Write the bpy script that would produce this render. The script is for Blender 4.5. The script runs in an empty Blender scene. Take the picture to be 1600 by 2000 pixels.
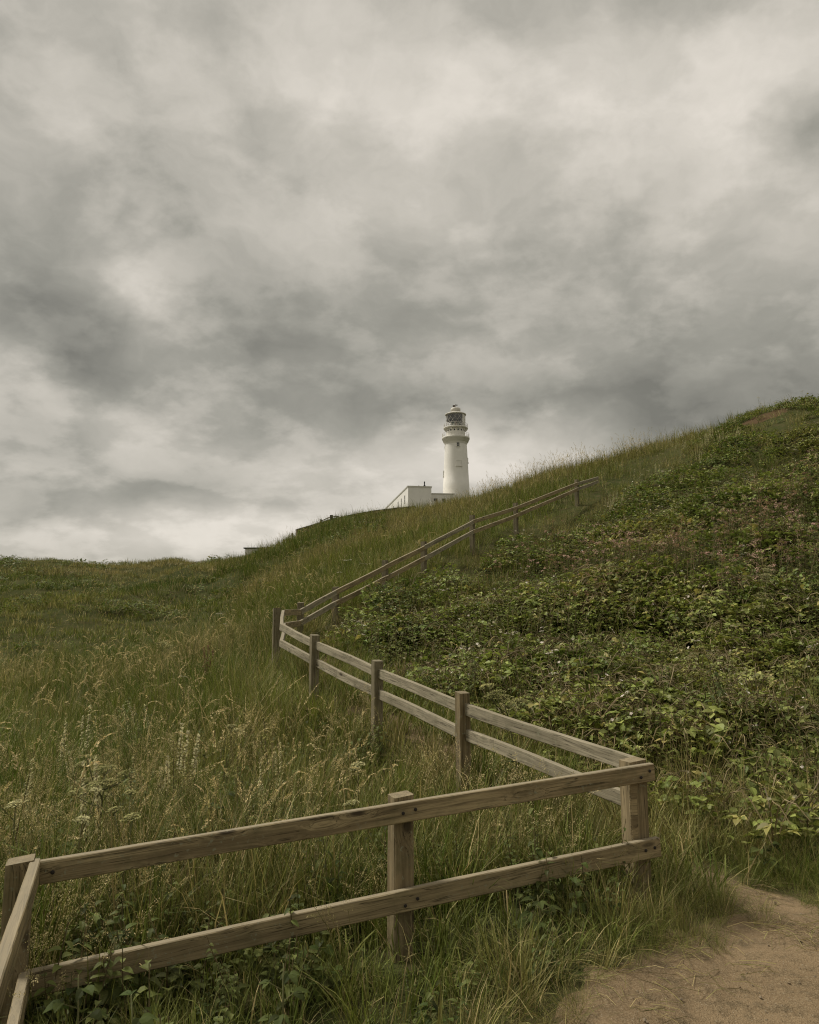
import bpy, math, random
import numpy as np
from mathutils import Vector, Matrix

SC = bpy.context.scene
COL = SC.collection
random.seed(7)
RNG = np.random.default_rng(11)
PI = math.pi

# ------------------------------------------------------------------ camera
EYE = 1.65
FPX = 2000 * 28.0 / 36.0
PITCH = math.atan(220 / FPX)
cd = bpy.data.cameras.new('camera')
cam = bpy.data.objects.new('camera', cd)
COL.objects.link(cam)
cd.sensor_fit = 'VERTICAL'; cd.sensor_height = 36.0; cd.sensor_width = 28.8
cd.lens = 28.0; cd.clip_start = 0.05; cd.clip_end = 6000
cam.location = (0, 0, EYE)
cam.rotation_euler = (PI / 2 + PITCH, 0, 0)
SC.camera = cam


def ray(px, py):
    X = (px - 800) / FPX; Y = (1000 - py) / FPX
    c, s = math.cos(PITCH), math.sin(PITCH)
    return Vector((X, c - Y * s, s + Y * c))


def at(px, py, D):
    """the point at forward distance D metres seen in that direction from the photographer's eye"""
    r = ray(px, py)
    k = D / r.y
    return Vector((r.x * k, D, EYE + r.z * k))


# ------------------------------------------------------------------ node helper
class NT:
    def __init__(self, tree):
        self.t = tree; self.n = tree.nodes; self.l = tree.links

    def node(self, typ, **kw):
        n = self.n.new(typ)
        for k, v in kw.items():
            setattr(n, k, v)
        return n

    def put(self, sock, v):
        if isinstance(v, bpy.types.NodeSocket):
            self.l.new(v, sock)
        elif v is not None:
            if isinstance(v, (tuple, list)) and len(v) == 3 and sock.type == 'RGBA':
                v = (*v, 1)
            sock.default_value = v

    def math(self, op, a, b=None, c=None, clamp=False):
        n = self.node('ShaderNodeMath', operation=op); n.use_clamp = clamp
        self.put(n.inputs[0], a); self.put(n.inputs[1], b); self.put(n.inputs[2], c)
        return n.outputs[0]

    def vmath(self, op, a, b=None, scale=None):
        n = self.node('ShaderNodeVectorMath', operation=op)
        self.put(n.inputs[0], a); self.put(n.inputs[1], b)
        if scale is not None: self.put(n.inputs['Scale'], scale)
        return n.outputs['Value'] if op in ('LENGTH', 'DOT_PRODUCT', 'DISTANCE') else n.outputs[0]

    def mapr(self, v, a, b, c=0.0, d=1.0, smooth=False):
        n = self.node('ShaderNodeMapRange')
        if smooth: n.interpolation_type = 'SMOOTHSTEP'
        for i, x in enumerate((v, a, b, c, d)): self.put(n.inputs[i], x)
        return n.outputs[0]

    def mix(self, f, a, b, blend='MIX'):
        n = self.node('ShaderNodeMix', data_type='RGBA', blend_type=blend)
        self.put(n.inputs[0], f); self.put(n.inputs[6], a); self.put(n.inputs[7], b)
        return n.outputs[2]

    def noise(self, vec, scale, detail=3, rough=0.5, dist=0.0, out=0, dim='3D'):
        n = self.node('ShaderNodeTexNoise', noise_dimensions=dim)
        self.put(n.inputs['Vector'], vec); n.inputs['Scale'].default_value = scale
        n.inputs['Detail'].default_value = detail; n.inputs['Roughness'].default_value = rough
        n.inputs['Distortion'].default_value = dist
        return n.outputs[out]

    def ramp(self, v, stops):
        n = self.node('ShaderNodeValToRGB'); self.put(n.inputs[0], v)
        cr = n.color_ramp
        while len(cr.elements) < len(stops): cr.elements.new(0.5)
        for e, (p, c) in zip(cr.elements, stops):
            e.position = p; e.color = (*c, 1)
        return n.outputs[0]

    def sep(self, v):
        n = self.node('ShaderNodeSeparateXYZ'); self.put(n.inputs[0], v); return n.outputs

    def comb(self, x, y, z):
        n = self.node('ShaderNodeCombineXYZ')
        for i, q in enumerate((x, y, z)): self.put(n.inputs[i], q)
        return n.outputs[0]

    def mapping(self, v, loc=(0, 0, 0), rot=(0, 0, 0), scale=(1, 1, 1), typ='POINT'):
        n = self.node('ShaderNodeMapping', vector_type=typ)
        self.put(n.inputs[0], v); n.inputs[1].default_value = loc
        n.inputs[2].default_value = rot; n.inputs[3].default_value = scale
        return n.outputs[0]


# ------------------------------------------------------------------ sky: overcast cloud over a Nishita sky
SUN_EL, SUN_AZ = math.radians(52), math.radians(-70)      # high, to the left
world = bpy.data.worlds.new('World'); SC.world = world; world.use_nodes = True
w = NT(world.node_tree)
for n in list(w.n): w.n.remove(n)
wo = w.node('ShaderNodeOutputWorld'); bg = w.node('ShaderNodeBackground')
w.l.new(bg.outputs[0], wo.inputs[0]); bg.inputs[1].default_value = 0.1
sky = w.node('ShaderNodeTexSky'); sky.sky_type = 'NISHITA'; sky.sun_disc = False
sky.sun_elevation = SUN_EL; sky.sun_rotation = SUN_AZ
d = w.vmath('NORMALIZE', w.node('ShaderNodeTexCoord').outputs['Generated'])
dx, dy, dz = w.sep(d)
zz = w.math('ADD', w.math('MAXIMUM', dz, 0.0), 0.36)
plane = w.comb(w.math('DIVIDE', dx, zz), w.math('DIVIDE', dy, zz), 0.0)
az = w.math('ARCTAN2', dx, dy); el = w.math('ARCSINE', dz)
ae = w.comb(az, el, 0.0)
wob1 = w.vmath('SUBTRACT', w.noise(plane, 2.6, 2, 0.55, out=1, dim='2D'), (0.5, 0.5, 0.5))
wob2 = w.vmath('SUBTRACT', w.noise(w.mapping(ae, scale=(1, 1.5, 1)), 7.0, 4, 0.6, out=1, dim='2D'), (0.5, 0.5, 0.5))
elev_fade = w.mapr(el, 0.02, 0.5, 0.35, 1.0)
ae_w = w.vmath('ADD', ae, w.vmath('MULTIPLY', w.comb(*[w.math('MULTIPLY', q, elev_fade) for q in w.sep(wob1)[:2]], 0.0), (0.12, 0.10, 0)))
ae_w = w.vmath('ADD', ae_w, w.vmath('MULTIPLY', w.comb(*[w.math('MULTIPLY', q, elev_fade) for q in w.sep(wob2)[:2]], 0.0), (0.09, 0.075, 0)))
#  (px, py, rx, ry, tilt deg, amount)   soft cloud masses
CLOUDS = [
    (1230, 190, 560, 240, 0, .26), (1470, 230, 230, 130, -25, .14), (950, 130, 330, 150, 0, .12), (720, 250, 260, 160, 30, .14),
    (420, 60, 420, 200, 0, .05), (60, 300, 300, 260, 0, .03), (1620, 240, 150, 190, -35, -.28), (1580, 400, 180, 110, 0, .16), (800, 5, 700, 90, 0, -.06),
    (1400, 330, 300, 120, 0, .02), (760, 430, 280, 150, 0, .05), (300, 400, 420, 170, -15, -.08), (560, 500, 520, 170, 0, -.07),
    (1150, 480, 420, 150, 15, -.05), (1530, 510, 220, 90, 0, .09),
    (80, 600, 260, 140, 15, -.30), (200, 700, 230, 90, 15, -.22), (275, 580, 120, 100, 25, .34), (205, 545, 120, 70, 20, .12), (40, 470, 200, 80, 0, .03),
    (520, 640, 300, 140, 15, -.26), (640, 760, 420, 100, 5, -.18), (400, 720, 120, 60, 0, .06), (900, 600, 420, 120, 10, -.08), (790, 700, 120, 50, 0, .07),
    (1250, 620, 420, 110, 5, -.08), (1480, 690, 420, 120, -5, -.17), (1150, 785, 420, 80, 5, -.30), (1420, 790, 380, 90, 0, -.22),
    (1050, 850, 230, 60, -20, .20), (960, 890, 250, 90, 0, .17), (60, 760, 230, 60, 15, .14), (330, 850, 260, 70, 0, .10), (70, 850, 200, 60, 0, -.10),
    (330, 935, 230, 60, 0, -.26), (520, 850, 200, 70, 10, -.07), (160, 910, 160, 40, -10, .08), (70, 1005, 330, 45, 0, -.26),
    (560, 930, 260, 80, -10, .10), (760, 930, 260, 110, 0, .14), (430, 1045, 480, 45, 0, .42), (90, 1070, 420, 24, 0, .12),
]
# the cloud masses summed over azimuth and elevation, then written as six pairs of colour-ramp curves
A0, A1, E0, E1, NR = -0.75, 0.75, -0.06, 0.74, 32
ga = np.linspace(A0, A1, NR); ge = np.linspace(E0, E1, NR)
GA, GE = np.meshgrid(ga, ge, indexing='ij'); FIELD = np.zeros((NR, NR))
for (px, py, rx, ry, tilt, amp) in CLOUDS:
    r = ray(px, py).normalized()
    a0, e0 = math.atan2(r.x, r.y), math.asin(r.z)
    ca = math.cos(math.atan((py - 1000) / FPX)); tl = math.radians(-tilt)
    u = ((GA - a0) * math.cos(tl) + (GE - e0) * math.sin(tl)) / (rx / FPX); v = (-(GA - a0) * math.sin(tl) + (GE - e0) * math.cos(tl)) / (ry / FPX * ca * ca)
    FIELD += amp * np.exp(-1.9 * (u * u + v * v))
FIELD *= np.clip((0.75 - np.abs(GA)) / .2, 0, 1)
_u, _s, _v = np.linalg.svd(FIELD)
ta = w.mapr(w.sep(ae_w)[0], A0, A1); te = w.mapr(w.sep(ae_w)[1], E0, E1)


def curve3(t, rows):
    return w.ramp(t, [(k / (NR - 1), tuple(float(q) for q in rows[:, k])) for k in range(NR)])


acc = None
for k in (0, 3, 6):
    fu = (_u[:, k:k + 3] * np.sqrt(_s[k:k + 3])).T; fv = (_v[k:k + 3, :].T * np.sqrt(_s[k:k + 3])).T
    mu, mv = np.abs(fu).max(), np.abs(fv).max()
    cu_ = w.vmath('MULTIPLY_ADD', curve3(ta, fu / mu * .5 + .5), (2 * mu,) * 3); cu_.node.inputs[2].default_value = (-mu,) * 3
    cv_ = w.vmath('MULTIPLY_ADD', curve3(te, fv / mv * .5 + .5), (2 * mv,) * 3); cv_.node.inputs[2].default_value = (-mv,) * 3
    dp = w.vmath('DOT_PRODUCT', cu_, cv_)
    acc = dp if acc is None else w.math('ADD', acc, dp)
fb1 = w.math('SUBTRACT', w.noise(plane, 2.6, 6, 0.56, 0.0, dim='2D'), 0.5)
fb2 = w.math('SUBTRACT', w.noise(w.mapping(ae_w, (3.1, 1.7, 0), (0, 0, .25), (1.0, 1.7, 1)), 8.0, 6, 0.58, 0.0, dim='2D'), 0.5)
fb3 = w.mapr(w.noise(w.mapping(plane, (7.3, 2.2, 0), (0, 0, .3), (1, 1.1, 1)), 4.4, 7, 0.56, 0.0, dim='2D'), .42, .60, -.5, .5, smooth=True)
fb2 = w.math('ADD', fb2, w.math('MULTIPLY', fb3, .38))
val = w.math('ADD', w.math('MULTIPLY_ADD', acc, 0.88, 0.44), w.math('ADD', w.math('MULTIPLY', fb1, 0.15), w.math('MULTIPLY', fb2, 0.33)))
cloud = w.ramp(val, [(0.0, (.120, .116, .098)), (0.25, (.205, .197, .168)), (0.5, (.335, .314, .273)), (0.75, (.465, .432, .383)), (1.0, (.58, .535, .485))])
cloud10 = w.vmath('SCALE', cloud, scale=7.1)
w.l.new(w.mix(0.985, sky.outputs[0], cloud10), bg.inputs[0])

sl = bpy.data.lights.new('sun', 'SUN'); so = bpy.data.objects.new('sun', sl); COL.objects.link(so)
sl.energy = 1.5; sl.angle = math.radians(14); sl.color = (1.0, 0.95, 0.86)
sdir = Vector((math.sin(SUN_AZ) * math.cos(SUN_EL), math.cos(SUN_AZ) * math.cos(SUN_EL), math.sin(SUN_EL)))
so.rotation_euler = sdir.to_track_quat('Z', 'Y').to_euler(); so.location = (-20, 5, 40)

vs = SC.view_settings
vs.view_transform = 'Standard'; vs.look = 'None'; vs.exposure = 1.2; vs.gamma = 1.0; vs.use_curve_mapping = False
SC.cycles.max_bounces = 5; SC.cycles.diffuse_bounces = 3; SC.cycles.transmission_bounces = 4; SC.cycles.glossy_bounces = 2
SC.cycles.use_denoising = True
SC.cycles.use_adaptive_sampling = True; SC.cycles.adaptive_threshold = 0.013; SC.cycles.denoising_prefilter = 'NONE'; SC.cycles.filter_width = 1.15
SC.cycles.sample_clamp_indirect = 4.0


# ------------------------------------------------------------------ tags and mesh helpers
def tag(o, label=None, cat=None, group=None, kind=None):
    if label: o['label'] = label
    if cat: o['category'] = cat
    if group: o['group'] = group
    if kind: o['kind'] = kind
    return o


def empty(name, loc=(0, 0, 0), rz=0.0):
    o = bpy.data.objects.new(name, None); COL.objects.link(o)
    o.location = loc; o.rotation_euler = (0, 0, rz); o.empty_display_size = 0.2
    return o


class MB:
    """collects faces of one mesh, with a per-point tone and a material slot per face"""
    def __init__(self): self.v = []; self.f = []; self.t = []; self.m = []; self.smooth = True

    def add(self, vs, fs, tone=0.0, mat=0):
        b = len(self.v)
        self.v.extend([tuple(q) for q in vs]); self.t.extend([tone] * len(vs))
        for f in fs: self.f.append([i + b for i in f]); self.m.append(mat)

    def mesh(self, name, mats, smooth=False):
        me = bpy.data.meshes.new(name)
        me.from_pydata(self.v, [], self.f)
        for m in (mats if isinstance(mats, (list, tuple)) else [mats]): me.materials.append(m)
        at_ = me.attributes.new('tone', 'FLOAT', 'POINT'); at_.data.foreach_set('value', np.array(self.t, dtype=np.float32))
        me.polygons.foreach_set('material_index', np.array(self.m, dtype=np.int32))
        if smooth: me.polygons.foreach_set('use_smooth', np.ones(len(self.f), dtype=bool))
        me.update()
        return me

    def build(self, name, mats, parent=None, smooth=False, matrix=None):
        o = bpy.data.objects.new(name, self.mesh(name, mats, smooth)); COL.objects.link(o)
        if parent is not None: o.parent = parent
        if matrix is not None: o.matrix_local = matrix
        return o

    # shapes
    def box(self, x0, x1, y0, y1, z0, z1, tone=0, mat=0):
        vs = [(x, y, z) for x in (x0, x1) for y in (y0, y1) for z in (z0, z1)]
        self.add(vs, [(0, 1, 3, 2), (4, 6, 7, 5), (0, 4, 5, 1), (2, 3, 7, 6), (0, 2, 6, 4), (1, 5, 7, 3)], tone, mat)

    def lathe(self, prof, n=48, tone=0, mat=0, cap0=False, cap1=False, cx=0, cy=0):
        vs = []; fs = []
        for (r, z) in prof:
            for k in range(n):
                a = 2 * PI * k / n; vs.append((cx + r * math.cos(a), cy + r * math.sin(a), z))
        for i in range(len(prof) - 1):
            for k in range(n):
                a, b = i * n + k, i * n + (k + 1) % n
                fs.append((a, b, b + n, a + n))
        if cap0: fs.append(tuple(range(n - 1, -1, -1)))
        if cap1: fs.append(tuple((len(prof) - 1) * n + k for k in range(n)))
        self.add(vs, fs, tone, mat)

    def tube(self, pts, rad, n=5, tone=0, mat=0):
        pts = [Vector(p) for p in pts]
        if not isinstance(rad, (list, tuple)): rad = [rad] * len(pts)
        vs = []; fs = []
        for i, p in enumerate(pts):
            t = (pts[min(i + 1, len(pts) - 1)] - pts[max(i - 1, 0)])
            t = t.normalized() if t.length > 1e-9 else Vector((0, 0, 1))
            u = t.cross(Vector((0.13, 0.97, 0.2)))
            if u.length < 1e-4: u = t.cross(Vector((1, 0, 0)))
            u.normalize(); q = t.cross(u)
            for k in range(n):
                a = 2 * PI * k / n
                vs.append(p + (u * math.cos(a) + q * math.sin(a)) * rad[i])
        for i in range(len(pts) - 1):
            for k in range(n):
                a, b = i * n + k, i * n + (k + 1) % n
                fs.append((a, b, b + n, a + n))
        fs.append(tuple(range(n - 1, -1, -1))); fs.append(tuple((len(pts) - 1) * n + k for k in range(n)))
        self.add(vs, fs, tone, mat)

    def blade(self, base, azm, length, width, lean, curl, tone=0, seg=4, mat=0):
        b = Vector(base); sd = Vector((-math.sin(azm), math.cos(azm), 0)); out = Vector((math.cos(azm), math.sin(azm), 0))
        p = b.copy(); vs = []; fs = []
        for i in range(seg + 1):
            s = i / seg
            wd = width * (1.0 - 0.15 * s if s < .5 else max(0.0, 1.85 * (1 - s))) * 0.5
            if i == seg: vs.append(p.copy())
            else: vs += [p - sd * wd, p + sd * wd]
            th = lean + curl * s * s
            p = p + (out * math.sin(th) + Vector((0, 0, math.cos(th)))) * (length / seg)
        for i in range(seg - 1): fs.append((2 * i, 2 * i + 1, 2 * i + 3, 2 * i + 2))
        fs.append((2 * seg - 2, 2 * seg - 1, 2 * seg))
        self.add(vs, fs, tone, mat)

    def leaf(self, base, dirv, up, L, W, fold=0.25, droop=0.25, tone=0, mat=0):
        d_ = Vector(dirv).normalized(); u = Vector(up)
        s = d_.cross(u)
        if s.length < 1e-5: s = d_.cross(Vector((1, 0, 0)))
        s.normalize(); u = s.cross(d_)
        prof = [(0, .08), (.22, .82), (.5, 1.0), (.78, .6), (1, 0)]
        vs = []; fs = []
        for (t, wd) in prof:
            c = Vector(base) + d_ * (L * t) - Vector((0, 0, 1)) * (droop * L * t * t)
            h = W * .5 * wd
            vs += [c, c + s * h + u * (fold * h), c - s * h + u * (fold * h)]
        for i in range(4):
            a, b = 3 * i, 3 * i + 3
            fs += [(a, b, b + 1, a + 1), (a, a + 2, b + 2, b)]
        self.add(vs, fs, tone, mat)


def new_mat(name):
    m = bpy.data.materials.new(name); m.use_nodes = True
    t = NT(m.node_tree)
    for n in list(t.n): t.n.remove(n)
    o = t.node('ShaderNodeOutputMaterial')
    return m, t, o


def principled(t, col, rough=0.8, spec=0.3, normal=None):
    b = t.node('ShaderNodeBsdfPrincipled')
    t.put(b.inputs['Base Color'], col); t.put(b.inputs['Roughness'], rough)
    b.inputs['Specular IOR Level'].default_value = spec
    if normal is not None: t.l.new(normal, b.inputs['Normal'])
    return b


def bump(t, h, strength=0.5, dist=0.01):
    b = t.node('ShaderNodeBump'); b.inputs['Strength'].default_value = strength
    b.inputs['Distance'].default_value = dist; t.l.new(h, b.inputs['Height'])
    return b.outputs[0]


def plain(name, col, rough=0.7, spec=0.3, var=0.12, scale=6.0, metallic=0.0):
    m, t, o = new_mat(name)
    tc = t.node('ShaderNodeTexCoord')
    n = t.noise(tc.outputs['Object'], scale, 5, 0.6)
    f = t.mapr(n, .25, .75, 1 - var, 1 + var)
    c = t.vmath('SCALE', col, scale=f)
    b = principled(t, c, rough, spec); b.inputs['Metallic'].default_value = metallic
    t.l.new(b.outputs[0], o.inputs[0])
    return m


# ---- foliage materials: tone is stored per blade or leaf, dry and hue per plant
def foliage(name, g1, g2, straw, trans=0.22, rough=0.55, spec=0.14, instanced=True, dry_gain=1.0):
    m, t, o = new_mat(name)
    tone = t.node('ShaderNodeAttribute', attribute_name='tone', attribute_type='GEOMETRY').outputs['Fac']
    if instanced:
        dry = t.node('ShaderNodeAttribute', attribute_name='dry', attribute_type='INSTANCER').outputs['Fac']
        hue = t.node('ShaderNodeAttribute', attribute_name='hue', attribute_type='INSTANCER').outputs['Fac']
    else:
        dry = 0.0; hue = t.node('ShaderNodeObjectInfo').outputs['Random']
    f = t.math('ADD', tone, t.math('MULTIPLY', dry, dry_gain), clamp=True)
    c = t.mix(hue, g1, g2)
    c = t.mix(f, c, straw)
    isl = t.node('ShaderNodeNewGeometry').outputs['Random Per Island']
    c = t.vmath('SCALE', c, scale=t.mapr(isl, 0, 1, .45, 1.6))
    d1 = principled(t, c, rough, spec)
    tr = t.node('ShaderNodeBsdfTranslucent'); t.l.new(t.mix(0.5, c, t.mix(1.0, c, (1.0, 1.05, .55), 'MULTIPLY')), tr.inputs[0])
    mx = t.node('ShaderNodeMixShader'); mx.inputs[0].default_value = trans
    t.l.new(d1.outputs[0], mx.inputs[1]); t.l.new(tr.outputs[0], mx.inputs[2])
    t.l.new(mx.outputs[0], o.inputs[0])
    return m


STRAW = (.44, .345, .165)
M_GRASS = foliage('grass_blades', (.070, .112, .016), (.176, .200, .038), STRAW)
M_SEED = foliage('seed_heads', (.22, .215, .08), (.40, .33, .165), (.66, .53, .29), trans=0.25, rough=0.7, spec=.1)
M_LEAF = foliage('bramble_leaves', (.100, .150, .028), (.232, .280, .066), (.36, .30, .10), trans=0.25, rough=0.5, spec=.22)
M_HERB = foliage('herb_leaves', (.062, .094, .022), (.125, .150, .042), (.22, .19, .07), trans=0.28)
M_STEM = foliage('plant_stems', (.085, .085, .032), (.12, .085, .045), (.24, .19, .10), trans=0.0, rough=.6)
M_PINK = foliage('pink_flowers', (.42, .24, .21), (.48, .31, .25), (.36, .26, .18), trans=0.2, rough=.8, spec=.1)
M_WHITE = foliage('white_petals', (.62, .59, .49), (.58, .50, .44), (.6, .56, .44), trans=0.25, rough=.7, spec=.1, dry_gain=0)
M_CREAM = foliage('cream_flowers', (.36, .35, .17), (.46, .43, .25), (.42, .36, .18), trans=0.2, rough=.8, spec=.1)
M_LEAF1 = foliage('broad_leaves', (.050, .070, .020), (.070, .088, .024), (.13, .13, .045), trans=0.25, rough=.6, spec=.08, instanced=False)
M_STEM1 = foliage('green_stalks', (.095, .105, .040), (.125, .12, .048), (.24, .19, .10), trans=0.0, rough=.6, instanced=False)
M_UMBEL = foliage('umbel_flowers', (.24, .235, .085), (.33, .31, .12), (.46, .43, .22), trans=0.2, rough=.8, spec=.1, instanced=False)
M_DOCK = foliage('dock_seeds', (.10, .048, .026), (.13, .06, .032), (.16, .09, .05), trans=0.1, rough=.8, spec=.1, instanced=False)


# ------------------------------------------------------------------ terrain
def vnoise(x, y, seed=0):
    xi = np.floor(x); yi = np.floor(y); fx = x - xi; fy = y - yi
    fx = fx * fx * (3 - 2 * fx); fy = fy * fy * (3 - 2 * fy)

    def h(a, b):
        q = np.sin(a * 127.1 + b * 311.7 + seed * 74.7) * 43758.5453
        return q - np.floor(q)
    return (h(xi, yi) * (1 - fx) + h(xi + 1, yi) * fx) * (1 - fy) + (h(xi, yi + 1) * (1 - fx) + h(xi + 1, yi + 1) * fx) * fy


def fbm(x, y, oct_=3, seed=0):
    s = 0.0; a = 0.5; n = 0.0
    for i in range(oct_):
        s = s + a * vnoise(x, y, seed + i * 13); n += a; a *= .5; x = x * 2.03 + 5.2; y = y * 2.03 + 1.7
    return s / n


# fence posts of the middle and far run: (px, top py, distance, post height)
MID_POSTS = [(903, 1352, 6.3, .80), (737, 1290, 7.8, .80), (615, 1240, 9.1, .80)]
FAR_POSTS = [(541, 1187, 12.4, .82), (586, 1181, 14.4, .78), (655, 1150, 15.5, .75), (752, 1097, 17.0, .74),
             (828, 1060, 18.3, .72), (923, 1008, 20.0, .72), (1008, 984, 22.0, .66), (1127, 938, 25.0, .62)]
# ground: (px, py, distance)
G = [(1250, 1775, 4.6), (790, 1872, 4.1), (20, 2050, 3.5), (1400, 1905, 3.8), (1600, 1905, 3.8), (1450, 1772, 4.7), (400, 1960, 3.75), (1250, 1990, 3.3), (1600, 1770, 4.75),
     # bank and hill on the right
     (1600, 1640, 6.0), (1450, 1610, 6.4), (1600, 1480, 8.0), (1450, 1470, 8.0), (1600, 1330, 10.5), (1600, 1180, 13.5), (1600, 1030, 17.5), (1600, 900, 22), (1600, 796, 26.5),
     (1300, 1530, 7.2), (1300, 1420, 9.0), (1300, 1300, 11.5), (1300, 1180, 14.5), (1300, 1060, 19), (1300, 950, 25), (1290, 878, 31), (1440, 838, 29),
     (1100, 1500, 7.5), (1100, 1400, 9.5), (1100, 1300, 12), (1100, 1200, 15), (1100, 1090, 19.5), (1200, 990, 25), (1200, 905, 33), (1100, 926, 34.5), (1000, 958, 37),
     (1000, 1480, 7.6), (900, 1400, 9.6), (900, 1300, 12.6), (900, 1200, 15.8), (800, 1370, 10.5), (750, 1300, 12.8), (690, 1290, 13.2), (960, 1110, 19), (1050, 1050, 22.5),
     # hill beyond the far run
     (590, 1215, 17), (650, 1170, 19), (700, 1115, 23), (800, 1065, 25.5), (900, 1028, 30), (1000, 992, 30), (910, 1002, 40), (845, 1012, 45), (750, 1018, 47), (660, 1036, 48), (590, 1052, 47),
     (556, 1070, 45), (515, 1108, 50), (600, 1120, 28), (560, 1165, 24), (640, 1078, 34), (780, 1040, 34),
     # meadow and the slopes on the left
     (100, 1830, 4.5), (500, 1790, 4.7), (0, 1640, 6.3), (400, 1630, 6.3), (800, 1640, 5.9), (0, 1500, 9), (300, 1490, 9), (600, 1440, 8.8), (0, 1410, 12.5), (300, 1395, 12.5), (450, 1350, 12.6),
     (0, 1352, 17), (250, 1340, 17), (450, 1280, 17), (0, 1290, 22), (300, 1270, 23), (470, 1215, 24), (100, 1232, 30), (350, 1198, 33), (470, 1160, 36),
     (0, 1190, 42), (250, 1165, 46), (420, 1128, 50), (0, 1150, 55), (250, 1130, 60), (0, 1108, 72), (50, 1112, 73), (130, 1113, 75), (200, 1106, 75), (255, 1096, 74), (310, 1107, 73), (380, 1100, 70), (475, 1094, 66)]
BEHIND = [(1600, 930, 42), (1440, 930, 46), (1290, 950, 50), (1200, 965, 50), (1100, 970, 52), (1000, 985, 54), (910, 1015, 60), (845, 1014, 66), (750, 1020, 70), (660, 1045, 72), (590, 1066, 70),
          (520, 1110, 75), (475, 1105, 85), (260, 1125, 100), (0, 1130, 100), (900, 1005, 110), (800, 1012, 110), (700, 1040, 110), (900, 1003, 180), (800, 1008, 182), (900, 1012, 215), (770, 1012, 215), (1200, 1010, 190), (1600, 1030, 180),
          (500, 1130, 200), (200, 1150, 220), (800, 1090, 450), (300, 1190, 500), (1300, 1090, 450), (800, 1190, 1500), (100, 1216, 1500), (1500, 1190, 1500)]
ctl = []
for (px, py, D) in G + BEHIND:
    p = at(px, py, D); ctl.append((p.x, p.y, p.z))
for (px, py, D, h) in MID_POSTS + FAR_POSTS:
    p = at(px, py, D); ctl.append((p.x, p.y, p.z - h))
    if D < 12: ctl.append((p.x + .7, p.y + .25, p.z - h + .02))
for (px, pts) in ((-700, [(1400, 12), (1300, 25), (1180, 45), (1115, 75), (1160, 150), (1200, 500)]), (2400, [(1500, 7), (1250, 11), (950, 18), (700, 27), (900, 45), (1030, 150), (1090, 500)])):
    for (py, D) in pts:
        p = at(px, py, D); ctl.append((p.x, p.y, p.z))
for a in range(-180, 181, 20):
    ar = math.radians(a)
    for (rr, zz_) in ((0.01, 0.0), (1.5, 0.0), (2.8, -0.02)): ctl.append((rr * math.sin(ar), rr * math.cos(ar), zz_))
    if abs(a) > 75:
        k = 1.0 if a > 0 else -1.0
        for (rr, zz_) in ((8, .3 * k), (20, 1.2 * k), (60, 2.0 * k - 1), (200, -3), (600, -6), (1500, -10)): ctl.append((rr * math.sin(ar), rr * math.cos(ar), zz_))
ctl = np.array(ctl)


def uv_(x, y):
    r = np.hypot(x, y)
    return np.arctan2(x, y) * 1.5, np.log(r + 2.0), r


cu, cv, cr = uv_(ctl[:, 0], ctl[:, 1])
MQ = 0.12
_A = np.sqrt((cu[:, None] - cu[None]) ** 2 + (cv[:, None] - cv[None]) ** 2 + MQ ** 2)
_n = len(ctl)
_A = -_A + np.eye(_n) * 0.01
_P = np.ones((_n, 1))
_W = np.linalg.solve(np.block([[_A, _P], [_P.T, np.zeros((1, 1))]]), np.append(ctl[:, 2] / (cr + 3.0), 0))


def path_offset(x, y):
    """distance outside the trodden path, negative on it"""
    best = np.full(np.shape(x), 1e9)
    for (ax, ay, aw), (bx, by, bw) in [q for pts in PATHS for q in zip(pts[:-1], pts[1:])]:
        vx, vy = bx - ax, by - ay
        t = np.clip(((x - ax) * vx + (y - ay) * vy) / (vx * vx + vy * vy), 0, 1)
        dd = np.hypot(x - ax - t * vx, y - ay - t * vy) - (aw + t * (bw - aw))
        best = np.minimum(best, dd)
    return best


def xy(px, D):
    p = at(px, 1500, D); return (p.x, p.y)


CORNER = at(1248, 1478, 4.62)
PATHS = [[(1.0, -6, 1.2), (1.2, 0.8, 1.2), (1.5, 2.4, 1.27), (2.15, 3.3, 1.13), (3.6, 3.55, 1.0), (7, 3.7, 1.0)]]
PATH = [(2.15, 3.9, .4), (2.05, 4.45, .2), (1.95, 4.9, .12), (1.45, 5.9, .10)]
for (px, py, D, h) in MID_POSTS:
    p = at(px, py, D); PATH.append((p.x + .50, p.y + .3, .13))
PATH += [(-1.1, 11.6, .15), (-1.3, 13.4, .15), (-.9, 15.0, .15)]
PATHS.append(PATH)


def H(x, y, detail=True):
    x = np.asarray(x, dtype=float); y = np.asarray(y, dtype=float)
    sh = x.shape; x = x.ravel(); y = y.ravel()
    out = np.empty(len(x))
    for i in range(0, len(x), 20000):
        u, v, r = uv_(x[i:i + 20000], y[i:i + 20000])
        K = -np.sqrt((u[:, None] - cu[None]) ** 2 + (v[:, None] - cv[None]) ** 2 + MQ ** 2)
        out[i:i + 20000] = (K @ _W[:-1] + _W[-1]) * (r + 3.0)
    if detail:
        r = np.hypot(x, y)
        k = np.clip((r - 5) / 12, 0, 1)
        po = np.clip(path_offset(x, y) / .8, 0, 1)
        out += (fbm(x / 2.2, y / 2.2, 2, 3) - .5) * (.10 + .30 * k) * po + (fbm(x / 7, y / 7, 2, 9) - .5) * (.9 * np.clip((r - 14) / 25, 0, 1) + 1.6 * np.clip((r - 22) / 20, 0, 1) * (x < -.28 * y))
        out += (fbm(x / .5, y / .5, 2, 5) - .5) * .035 * np.clip((9 - r) / 4, 0, 1)
    return out.reshape(sh)


def h1(x, y): return float(H(np.array([x]), np.array([y]))[0])


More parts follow.
